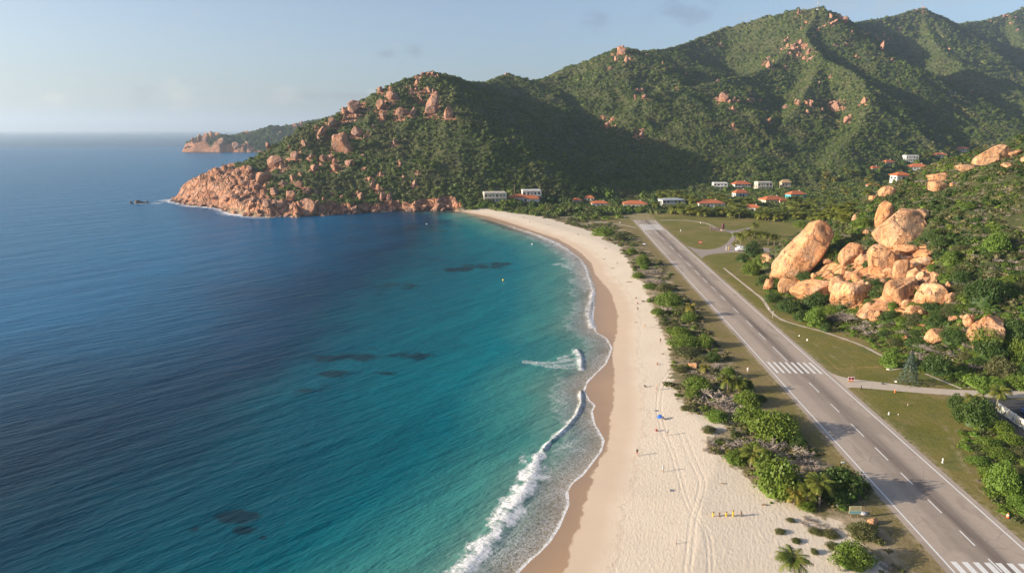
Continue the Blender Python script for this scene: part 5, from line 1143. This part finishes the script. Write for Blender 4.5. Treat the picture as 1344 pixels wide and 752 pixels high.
# vehicles
def car(name, p, rz, L, label, cat, mat, pick=False, open_=False):
    r = empty(name, p, rz, label, cat); w_, h = L * .20, L * .33
    prof = [(-.5, .10), (-.5, .20), (-.47, .235), (-.30, .25), (-.12, .39), (.10, .40), (.26, .385), (.40, .25) if not pick else (.30, .24), (.49, .24), (.5, .12), (.5, .08), (-.5, .08)] if not pick else [(-.5, .08), (-.5, .20), (-.47, .23), (-.28, .245), (-.16, .37), (.06, .38), (.14, .24), (.5, .24), (.5, .08)]
    n = len(prof); V = []
    for sgn, inset in ((-1, 0), (1, 0)):
        for x, z in prof: tp = 1 - max(0, z - .25) * 1.1; V.append((x * L, sgn * w_ * tp, z * L * .9))
    Q = [tuple(range(n))[::-1], tuple(range(n, 2 * n))] + [(i, (i + 1) % n, n + (i + 1) % n, n + i) for i in range(n)]
    me = bpy.data.meshes.new('body'); me.from_pydata(V, [], Q); bb = link('body', me, mat, r); bv = bb.modifiers.new('b', 'BEVEL'); bv.width = .05 * L / 5; bv.segments = 2
    for x in (-.31, .31):
        for sg in (-1, 1):
            wv = tube('wheel', [(0, 0, -.11), (0, 0, .11)], [.085 * L] * 2, 14, TYRE, r); wv.rotation_euler = (math.pi / 2, 0, 0); wv.location = (x * L, sg * w_ * .93, .085 * L)
            hb = tube('rim', [(0, 0, -.125), (0, 0, .125)], [.05 * L] * 2, 10, STEEL, wv)
    xb = .10 if pick else .28
    for sg in (-1, 1): boxes('side_window', [(-.14 * L, (xb - .06) * L, sg * w_ * .90 - .03, sg * w_ * .90 + .03, .245 * L, .325 * L)], M['glass'], r)
    V = [(-.285 * L, -w_ * .9, .235 * L), (-.285 * L, w_ * .9, .235 * L), (-.165 * L, w_ * .84, .335 * L), (-.165 * L, -w_ * .84, .335 * L)]
    me = bpy.data.meshes.new('windscreen'); me.from_pydata([(a - .03, b_, c + .02) for a, b_, c in V], [], [(0, 1, 2, 3)]); link('windscreen', me, M['glass'], r)
    for sg in (-1, 1): boxes('headlight', [(-.508 * L, -.49 * L, sg * w_ * .7 - .12, sg * w_ * .7 + .12, .15 * L, .18 * L)], WHITE, r)
    return r
def onz(px, py): q = G(px, py, 1.53); return q
q = onz(974, 329.5); car('utility_vehicle', q, math.pi + .05, 17 / pxm(q), 'white high-roofed vehicle with its rear door raised, left of the parked pair', 'car', PAINTC); 
q2 = onz(984.5, 331); c2 = car('parked_car', q2, math.pi + .05, 17 / pxm(q2), 'low white car parked to the right of the high-roofed vehicle', 'car', PAINTC)
rt = [o for o in COL.objects if o.name.startswith('utility_vehicle')][0]; L_ = 17 / pxm(q); dr = boxes('tailgate', [(.24 * L_, .50 * L_, -.17 * L_, .17 * L_, .44 * L_, .46 * L_)], PAINTC, rt); boxes('roof_rack', [(-.1 * L_, .22 * L_, -.15 * L_, .15 * L_, .37 * L_, .395 * L_)], WHITE, rt)
BLUEC = flat('car_paint_blue', (.02, .06, .22), .25, .02)
q3 = onz(1348, 545); car('parked_car', q3, 1.2, 4.6, 'dark blue car in the parking lot at the right edge', 'car', BLUEC)
# signs
def board_sign(px, py, w, h, post, label, mats_, name='sign', cat='sign', ros=None):
    p, s = at(px, py); k = 1 / s; r = empty(name, p, 0, label, cat)
    for x in ((-.3, .3) if w > 10 else (0,)): boxes('post', [(x * w * k - .06, x * w * k + .06, -.05, .05, -.3, post * k)], WOOD, r)
    boxes('panel', [(-w / 2 * k, w / 2 * k, -.13, -.06, post * k, (post + h) * k)], mats_[0], r)
    for (x0, x1, z0, z1, m_) in mats_[1]: boxes('lettering', [(x0 * w * k, x1 * w * k, -.15, -.132, (post + z0 * h) * k, (post + z1 * h) * k)], m_, r)
    return r
PALEY = flat('faded_yellow', (.50, .47, .26), .7, .2); PALEB = flat('faded_blue', (.16, .36, .44), .7, .2); BROWNP = flat('brown_print', (.20, .16, .10), .7, .2)
board_sign(1121, 679, 16, 11, 6, 'faded yellow and blue notice board on posts beside the large dark bush', (PALEY, [(-.47, .47, .06, .36, PALEB), (-.40, .40, .84, .89, BROWNP), (-.36, .38, .72, .76, BROWNP), (-.40, .30, .60, .64, BROWNP), (-.40, -.05, .48, .52, BROWNP), (.05, .40, .48, .52, BROWNP)]))
board_sign(919, 321, 5, 3, 1.5, 'small red and white board on the lawn inside the taxiway loop', (RED, [(-.4, .4, .38, .62, WHITE)]))
# double roundel no-entry sign by the access road
p, s = at(1116.5, 501.5); k = 1 / s; r = empty('warning_sign', p, 0, 'red and white sign with two round dark symbols where the access road meets the runway', 'sign')
for x in (-2, 2): boxes('post', [(x * k - .05, x * k + .05, -.04, .04, -.3, 3 * k)], STEEL, r)
boxes('panel', [(-4.3 * k, 4.3 * k, -.08, -.041, 3 * k, 7.5 * k)], WHITE, r); boxes('base_panel', [(-3.6 * k, 3.6 * k, -.09, -.045, 1.2 * k, 2.7 * k)], ORANGE, r)
for x in (-2, 2):
    for rr, mt, y_ in ((1.9, RED, -.10), (1.25, DARK, -.115)):
        V = [(x * k + math.cos(a_ * math.pi / 12) * rr * k, y_, 5.25 * k + math.sin(a_ * math.pi / 12) * rr * k) for a_ in range(24)]; V += [(a_, y_ + .012, c) for a_, _, c in V]
        me = bpy.data.meshes.new('roundel'); me.from_pydata(V, [], [tuple(range(24)), tuple(range(47, 23, -1))] + [(i, 24 + i, 24 + (i + 1) % 24, (i + 1) % 24) for i in range(24)]); link('roundel', me, mt, r)
# runway and lawn markers
def post_m(px, py, wp_, hp, mat, label, name='marker_post', cat='marker', cap=None, group=None):
    wp = wp_ * .7; p, s = at(px, py); k = .9 / s; r = empty(name, p, 0, label, cat, group)
    tube('post', [(0, 0, -.1), (0, 0, hp * k * .8), (0, 0, hp * k)], [wp * k * .5, wp * k * .5, wp * k * .36], 10, mat, r); tube('foot', [(0, 0, -.05), (0, 0, .12)], [wp * k * .8] * 2, 10, cap or mat, r); return r
for a in ((1237, 607, 2.4, 7, WHITE, 'white cylindrical marker beside the near right edge of the runway'), (1166.5, 544, 2.2, 4, WHITE, 'small white marker on the lawn below the access road'), (1191.5, 532, 1.6, 3.2, STONE, 'tan stub on the lawn right of the small white marker'),
          (1130, 511, 1.8, 6, DARK, 'dark post standing at the lower edge of the access road'), (1174.5, 515, 2, 4.5, ORANGE, 'orange-brown post on the access road edge'), (1198, 514, .5, 6, STEEL, 'thin pole at the access road, left one of two'), (1232, 518, .5, 6, STEEL, 'thin pole at the access road, right one of two'),
          (1014, 417, .6, 11, WHITE, 'thin tall white pole by the path at the hill foot'), (1009, 406, 1.4, 2, WHITE, 'small white marker left of the thin tall pole'), (1059.5, 447, 2.2, 3, WHITE, 'white marker on the lawn above the runway stripes'), (1049, 441, 1.8, 1.6, WHITE, 'flat white marker just left of the one above the stripes'),
          (893.5, 303.5, 1.2, 2.6, WHITE, 'white marker on the lawn inside the taxiway loop'), (953, 328, 1.2, 5, WHITE, 'white bollard at the inner corner of the taxiway'), (956, 328, 1.3, 5, YEL, 'yellow bollard at the inner corner of the taxiway'), (919.5, 293, 1.6, 1.6, WHITE, 'small white marker below the palm grove'),
          (962, 309, 1.4, 3, WHITE, 'white post at the branch of the taxiway'), (820.5, 286, 2.4, 2, WHITE, 'white marker left of the far runway end'), (1179, 544, 1.2, 1.2, WHITE, 'tiny white stub on the lawn')): post_m(*a)
def cone(px, py, hp, label):
    p, s = at(px, py); k = hp / s; r = empty('traffic_cone', p, 0, label, 'cone'); tube('cone_body', [(0, 0, .03), (0, 0, k * .45), (0, 0, k)], [.34 * k, .22 * k, .06 * k], 14, ORANGE, r); tube('band', [(0, 0, k * .42), (0, 0, k * .66)], [.25 * k, .175 * k], 14, WHITE, r); boxes('base', [(-.42 * k, .42 * k, -.42 * k, .42 * k, -.05, .05)], DARK, r)
cone(1322.5, 679, 7, 'orange and white cone right of the near end of the runway')
# white dotted edge stones of the lawn
EDG = [(1081,467),(1088,474),(1095,480),(1100,484),(1112,483),(1125,482.5),(1138,482),(1150,481.5),(1160,481)]
q = spline(EDG, 4)
for i, (x, y) in enumerate(q):
    p, s = at(x, y); o = tag(bpy.data.objects.new('edge_stone', ROCKV[0]), 'white edge stone in the dotted line across the lawn above the access road', 'stone', 'white edge stones on the lawn'); COL.objects.link(o); o.location = p; o.scale = (.16,) * 3
# lawn odds and ends
def pebble(px, py, w, h, mat, label, cat, name):
    p, s = at(px, py); me = rock_mesh(name, int(px + py), 2, 5, .1); me.materials.clear(); me.materials.append(mat); o = tag(link(name, me), label, cat); o.location = p; o.scale = (w / s / 2, w / s / 2.6, h / s / 1.6); return o
for a in ((1176, 501, 5, 3, WHITE, 'pale stone on the lawn at the foot of the conifer', 'stone', 'pale_stone'), (1158.5, 504, 4, 4, DARK, 'dark block on the lawn left of the conifer', 'block', 'dark_block'), (1166, 485, 6, 3, WALLS[0], 'pale stone below the yellow-green round bush', 'stone', 'pale_stone'), (1323, 599, 8, 3, WHITE, 'white lid-like slab among the bushes right of the lawn', 'slab', 'white_slab'),
          (1324, 586, 7, 2, WALLS[4], 'flat pale slab above the white one right of the lawn', 'slab', 'pale_slab'), (1262, 503, 3, 2, WHITE, 'white stone by the hedge of the access road', 'stone', 'pale_stone'), (1133, 674, 12, 4, WALLS[4], 'heap of pale plastic sheeting beside the notice board', 'debris', 'plastic_sheet'), (1101, 664, 8, 3, flat('blue_white_cloth', (.45, .52, .66), .8, .3), 'small heap of blue and white litter under the dark bush', 'debris', 'litter'),
          (1107, 607, 7, 3, WALLS[4], 'pale slab on the verge by the left runway line', 'slab', 'pale_slab'), (845.5, 321, 7, 2, WHITE, 'white and blue striped board lying on the grass left of the runway', 'board', 'striped_board'), (1124, 686, 6, 2, WALLS[0], 'flat pale stone under the notice board', 'stone', 'pale_stone'),
          (814, 292.5, 3, 1.5, WHITE, 'white stone beside the path left of the far runway end', 'stone', 'pale_stone'), (791, 279, 5, 3, WALLS[4], 'pale shed-like block under the far hedge', 'block', 'pale_block')): pebble(*a)
# painted fence of the parking lot
q0, q1 = G(1309, 539, 1.53), G(1350, 568, 1.53); d = q1 - q0; Ln = np.linalg.norm(d); r = empty('painted_fence', (q0[0], q0[1], 1.5), math.atan2(d[1], d[0]), 'white panelled fence with painted pictures along the parking lot', 'fence')
fh = 12 / pxm(q0); n = 7; PM = [flat('mural_' + a, c, .8, .35) for a, c in (('tan', (.55, .47, .33)), ('grey', (.42, .43, .36)), ('white', (.70, .68, .62)), ('yellow', (.60, .50, .22)), ('dark', (.16, .15, .13)))]
for i in range(n):
    a_, b_ = Ln * i / n, Ln * (i + 1) / n - .12
    pn = boxes('panel', [(a_, b_, -.05, .05, .1, fh)], PM[2] if i % 3 else WHITE, r)
    rr = random.Random(i)
    for j in range(3): x0 = a_ + (b_ - a_) * (.08 + j * .3); boxes('painted_figure', [(x0, x0 + (b_ - a_) * rr.uniform(.12, .24), -.065, -.052, .3 + rr.uniform(0, .3), fh * rr.uniform(.5, .85))], PM[rr.choice((0, 1, 3, 4))], pn)
    boxes('post', [(b_ + .01, b_ + .11, -.07, .07, -.3, fh + .08)], WHITE, r)
# yellow posts on the beach
for i, (x, hh, mt) in enumerate(((936, 6, YEL), (944, 5, WOOD), (953, 6, YEL), (962, 8, YEL), (972.5, 6.5, WOOD))):
    p, s = at(x, 677.5); r = empty('wooden_post', p, 0, ('leftmost yellow post of the row of five on the sand', 'short brown post second from the left in the row of five', 'middle yellow post in the row of five on the sand', 'tallest yellow post, fourth in the row of five', 'dark post at the right end of the row of five')[i], 'post'); k = 1 / s
    boxes('post', [(-.9 * k, .9 * k, -.7 * k, .7 * k, -.3, hh * k)], mt, r); boxes('cap', [(-1.05 * k, 1.05 * k, -.85 * k, .85 * k, hh * k + .002, hh * k + .12)], WOOD, r)
post_m(887, 713.5, 1.8, 7.5, STONE, 'pinkish lone post on the sand near the bottom of the view', 'wooden_post', 'post')
# people on the beach
def human(pose):
    J = dict(pel=(0, 0, .95), che=(0, .0, 1.35), nec=(0, .0, 1.5), hea=(0, -.02, 1.64), hl=(.1, 0, .9), kl=(.12, -.03, .5), al=(.13, .02, .07), fl=(.13, -.14, .04), hr=(-.1, 0, .9), kr=(-.12, -.03, .5), ar=(-.13, .02, .07), fr=(-.13, -.14, .04), sl=(.19, 0, 1.42), el=(.26, .02, 1.14), wl=(.27, -.06, .88), dl=(.27, -.1, .78), sr=(-.19, 0, 1.42), er=(-.26, .02, 1.14), wr=(-.27, -.06, .88), dr=(-.27, -.1, .78))
    if pose == 'walk': J.update(kl=(.1, -.2, .52), al=(.11, -.18, .1), fl=(.11, -.33, .08), ar=(-.11, .3, .14), fr=(-.11, .2, .04), kr=(-.1, .06, .5), el=(.25, .15, 1.16), wl=(.25, .1, .92), dl=(.25, .08, .82), er=(-.25, -.12, 1.17), wr=(-.24, -.28, .98), dr=(-.24, -.33, .9))
    if pose == 'sit': 
        J = {k: (x, y, z - .78) for k, (x, y, z) in J.items()}; J.update(kl=(.14, -.38, .42), al=(.13, -.62, .06), fl=(.13, -.76, .05), kr=(-.14, -.38, .42), ar=(-.13, -.62, .06), fr=(-.13, -.76, .05), hl=(.1, -.02, .14), hr=(-.1, -.02, .14), wl=(.2, -.3, .4), dl=(.17, -.38, .38), wr=(-.2, -.3, .4), dr=(-.17, -.38, .38), el=(.25, -.08, .42), er=(-.25, -.08, .42))
    rad = dict(pel=.14, che=.15, nec=.06, hea=.105, hl=.1, hr=.1, kl=.062, kr=.062, al=.04, ar=.04, fl=.035, fr=.035, sl=.06, sr=.06, el=.04, er=.04, wl=.03, wr=.03, dl=.035, dr=.035)
    ks = list(J); E = [('pel', 'che'), ('che', 'nec'), ('nec', 'hea'), ('pel', 'hl'), ('hl', 'kl'), ('kl', 'al'), ('al', 'fl'), ('pel', 'hr'), ('hr', 'kr'), ('kr', 'ar'), ('ar', 'fr'), ('che', 'sl'), ('sl', 'el'), ('el', 'wl'), ('wl', 'dl'), ('che', 'sr'), ('sr', 'er'), ('er', 'wr'), ('wr', 'dr')]
    me = bpy.data.meshes.new('person'); me.from_pydata([J[k] for k in ks], [(ks.index(a), ks.index(b_)) for a, b_ in E], [])
    o = bpy.data.objects.new('tmp', me); COL.objects.link(o); o.modifiers.new('s', 'SKIN')
    for i, k in enumerate(ks): me.skin_vertices[0].data[i].radius = (rad[k] * (1.15 if k in ('pel', 'che') else 1), rad[k]); 
    me.skin_vertices[0].data[0].use_root = True
    sb = o.modifiers.new('u', 'SUBSURF'); sb.levels = 1
    dg = bpy.context.evaluated_depsgraph_get(); dg.update(); out = bpy.data.meshes.new_from_object(o.evaluated_get(dg)); bpy.data.objects.remove(o); return out
HUM = {k: human(k) for k in ('stand', 'walk', 'sit')}
CLOTH = {k: flat('cloth_' + k, c, .8, .1) for k, c in dict(red=(.30, .03, .03), black=(.02, .02, .025), blue=(.02, .12, .42), white=(.75, .75, .72), grey=(.2, .2, .22), tan=(.40, .28, .18)).items()}
def person(px, py, pose, top, bot, label, group=None, rz=None, sc=1.0):
    p, s = at(px, py); me = HUM[pose].copy(); me.materials.clear()
    for m_ in (SKIN, CLOTH[top], CLOTH[bot], DARK): me.materials.append(m_)
    dz = -.78 if pose == 'sit' else 0
    for f in me.polygons:
        z = f.center.z - dz; x = abs(f.center.x); y = f.center.y
        if pose == 'sit': f.material_index = 1 if f.center.z > .3 and y > -.2 and f.center.z < .73 else 2 if y > -.35 and f.center.z < .35 else 3 if f.center.z > .9 and y > -.0 else 0
        else: f.material_index = 3 if z > 1.66 or (z > 1.56 and y > .03) else 1 if .98 < z < 1.5 and x < .24 else 2 if .55 < z <= .98 and x < .2 else 0
        f.use_smooth = True
    o = tag(link('person', me), label, 'person', group); o.location = p; o.rotation_euler = (0, 0, random.uniform(0, 6.28) if rz is None else rz); o.scale = (sc,) * 3; return o
for a in ((870, 550, 'sit', 'blue', 'tan', 'person sitting under the blue parasol on the sand'), (861, 566, 'sit', 'red', 'red', 'person in dark red sitting on the sand below the blue parasol'), (876, 571.5, 'stand', 'white', 'grey', 'person in white and grey standing right of the one in dark red'), (836, 598, 'walk', 'black', 'red', 'person in dark clothes walking at the edge of the dry sand'),
          (870, 619, 'stand', 'white', 'white', 'person all in white alone in the middle of the sand'), (981, 489, 'stand', 'white', 'white', 'person in white standing on the grass left of the runway stripes'), (866.5, 450, 'stand', 'tan', 'black', 'person in tan on the sand level with the long low bush'), (837, 408.5, 'stand', 'black', 'grey', 'person in black casting a shadow on the sand left of the broad bush'),
          (836.5, 399, 'sit', 'red', 'black', 'person in red sitting above the one in black'), (835, 392, 'sit', 'black', 'black', 'person in black sitting highest of the three left of the broad bush'), (810, 347.5, 'walk', 'black', 'black', 'person in black walking where the beach narrows'), (846, 508, 'sit', 'black', 'black', 'person in black crouched alone at the edge of the dry sand'),
          (846, 430.5, 'stand', 'tan', 'tan', 'person in tan standing left of the low bushes'), (758.7, 309.5, 'stand', 'black', 'grey', 'dark-clothed person on the far beach, nearest to the runway end'), (695, 292.5, 'stand', 'black', 'black', 'middle one of three persons on the farthest beach'), (687, 286, 'sit', 'black', 'grey', 'leftmost person sitting on the farthest beach'), (719, 296, 'sit', 'grey', 'black', 'rightmost person of three on the farthest beach'),
          (863, 479, 'sit', 'tan', 'red', 'person sitting on the sand level with the tan dune rock'), (861.5, 512, 'stand', 'tan', 'grey', 'person in tan above the blue parasol')): person(*a, sc=1.05)
# parasol, logs, towels
p, s = at(870.5, 549.5); r = empty('beach_parasol', p + np.array([-.5, .3, 0]), 0, 'tilted blue parasol on the sand', 'parasol')
V = [(0, 0, 2.0)] + [(math.cos(a_ * math.pi / 5) * 1.05, math.sin(a_ * math.pi / 5) * 1.05, 1.55) for a_ in range(10)]; me = bpy.data.meshes.new('canopy'); me.from_pydata(V, [], [(0, 1 + i, 1 + (i + 1) % 10) for i in range(10)]); cn_ = link('canopy', me, BLUE, r); cn_.rotation_euler = (.5, -.35, 0); cn_.location = (-.4, -.5, .0); r.scale = (.62,) * 3; md = cn_.modifiers.new('t', 'SOLIDIFY'); md.thickness = .03
pp = tube('pole', [(0, 0, -.1), (0, 0, 1.95)], [.03, .03], 6, WHITE, r); pp.rotation_euler = (.2, -.15, 0)
for px, py, w, label, col in ((826, 370.5, 9, 'dark driftwood log where the far beach widens', WOOD), (804, 352.5, 5, 'short dark log on the narrow part of the beach', WOOD), (793, 340.5, 4, 'thin piece of driftwood on the narrow beach', WOOD), (795, 326.5, 5, 'small driftwood piece high on the far sand', WOOD), (835, 423, 4, 'dark towel on the sand left of the low bushes', CLOTH['grey']), (862, 539, 5, 'grey towel above the blue parasol', CLOTH['grey']), (882, 643.5, 6, 'grey towel alone on the lower sand', CLOTH['grey']), (870, 465, 4, 'dark stick on the sand by the long low bush', WOOD), (1003, 663, 7, 'thin driftwood stick left of the three palms', WOOD), (948, 635, 3, 'tiny dark stick on the open sand', WOOD)):
    p, s = at(px, py); W = w / s
    if col is WOOD: o = tag(tube('driftwood_log', [(-W / 2, 0, .15), (-W / 5, .1, .2), (W / 4, -.05, .18), (W / 2, .1, .12)], [.10, .16, .15, .07], 6, col), label, 'log'); o.rotation_euler = (0, 0, 0)
    else: o = tag(boxes('towel', [(-W / 2, W / 2, -.4, .4, .01, .06)], col), label, 'towel')
    o.location = p
    if col is WOOD:
        me = o.data
        me.clear_geometry(); V = []; Q = []
        P_l = [(-W / 2, 0, .12), (-W / 5, .1, .2), (W / 4, -.05, .18), (W / 2, .1, .1)]; Rr = [.09, .17, .15, .06]
        for (a_, b_, c_), r_ in zip(P_l, Rr):
            for k_ in range(6): V.append((a_, b_ + math.cos(k_ * 1.047) * r_, c_ + math.sin(k_ * 1.047) * r_))
        for i in range(3):
            for k_ in range(6): Q.append((i * 6 + k_, i * 6 + (k_ + 1) % 6, (i + 1) * 6 + (k_ + 1) % 6, (i + 1) * 6 + k_))
        Q += [(5, 4, 3, 2, 1, 0), (18, 19, 20, 21, 22, 23)]; me.from_pydata(V, [], Q)
# buoys
for px, py, mt, lb in ((660.5, 368, YEL, 'yellow buoy floating in the middle of the bay'), (698.5, 321, WHITE, 'white buoy near the far surf'), (560, 294.5, WHITE, 'white buoy in the dark corner of the bay')):
    p = G(px, py, 0); r = empty('buoy', p, 0, lb, 'buoy'); r.scale = (.7,) * 3; tube('float', [(0, 0, -.3), (0, 0, 0), (0, 0, .35), (0, 0, .7), (0, 0, .95)], [.35, .62, .7, .5, .12], 12, mt, r); tube('stem', [(0, 0, .9), (0, 0, 1.5)], [.06, .05], 6, DARK, r)
SC.frame_set(1)
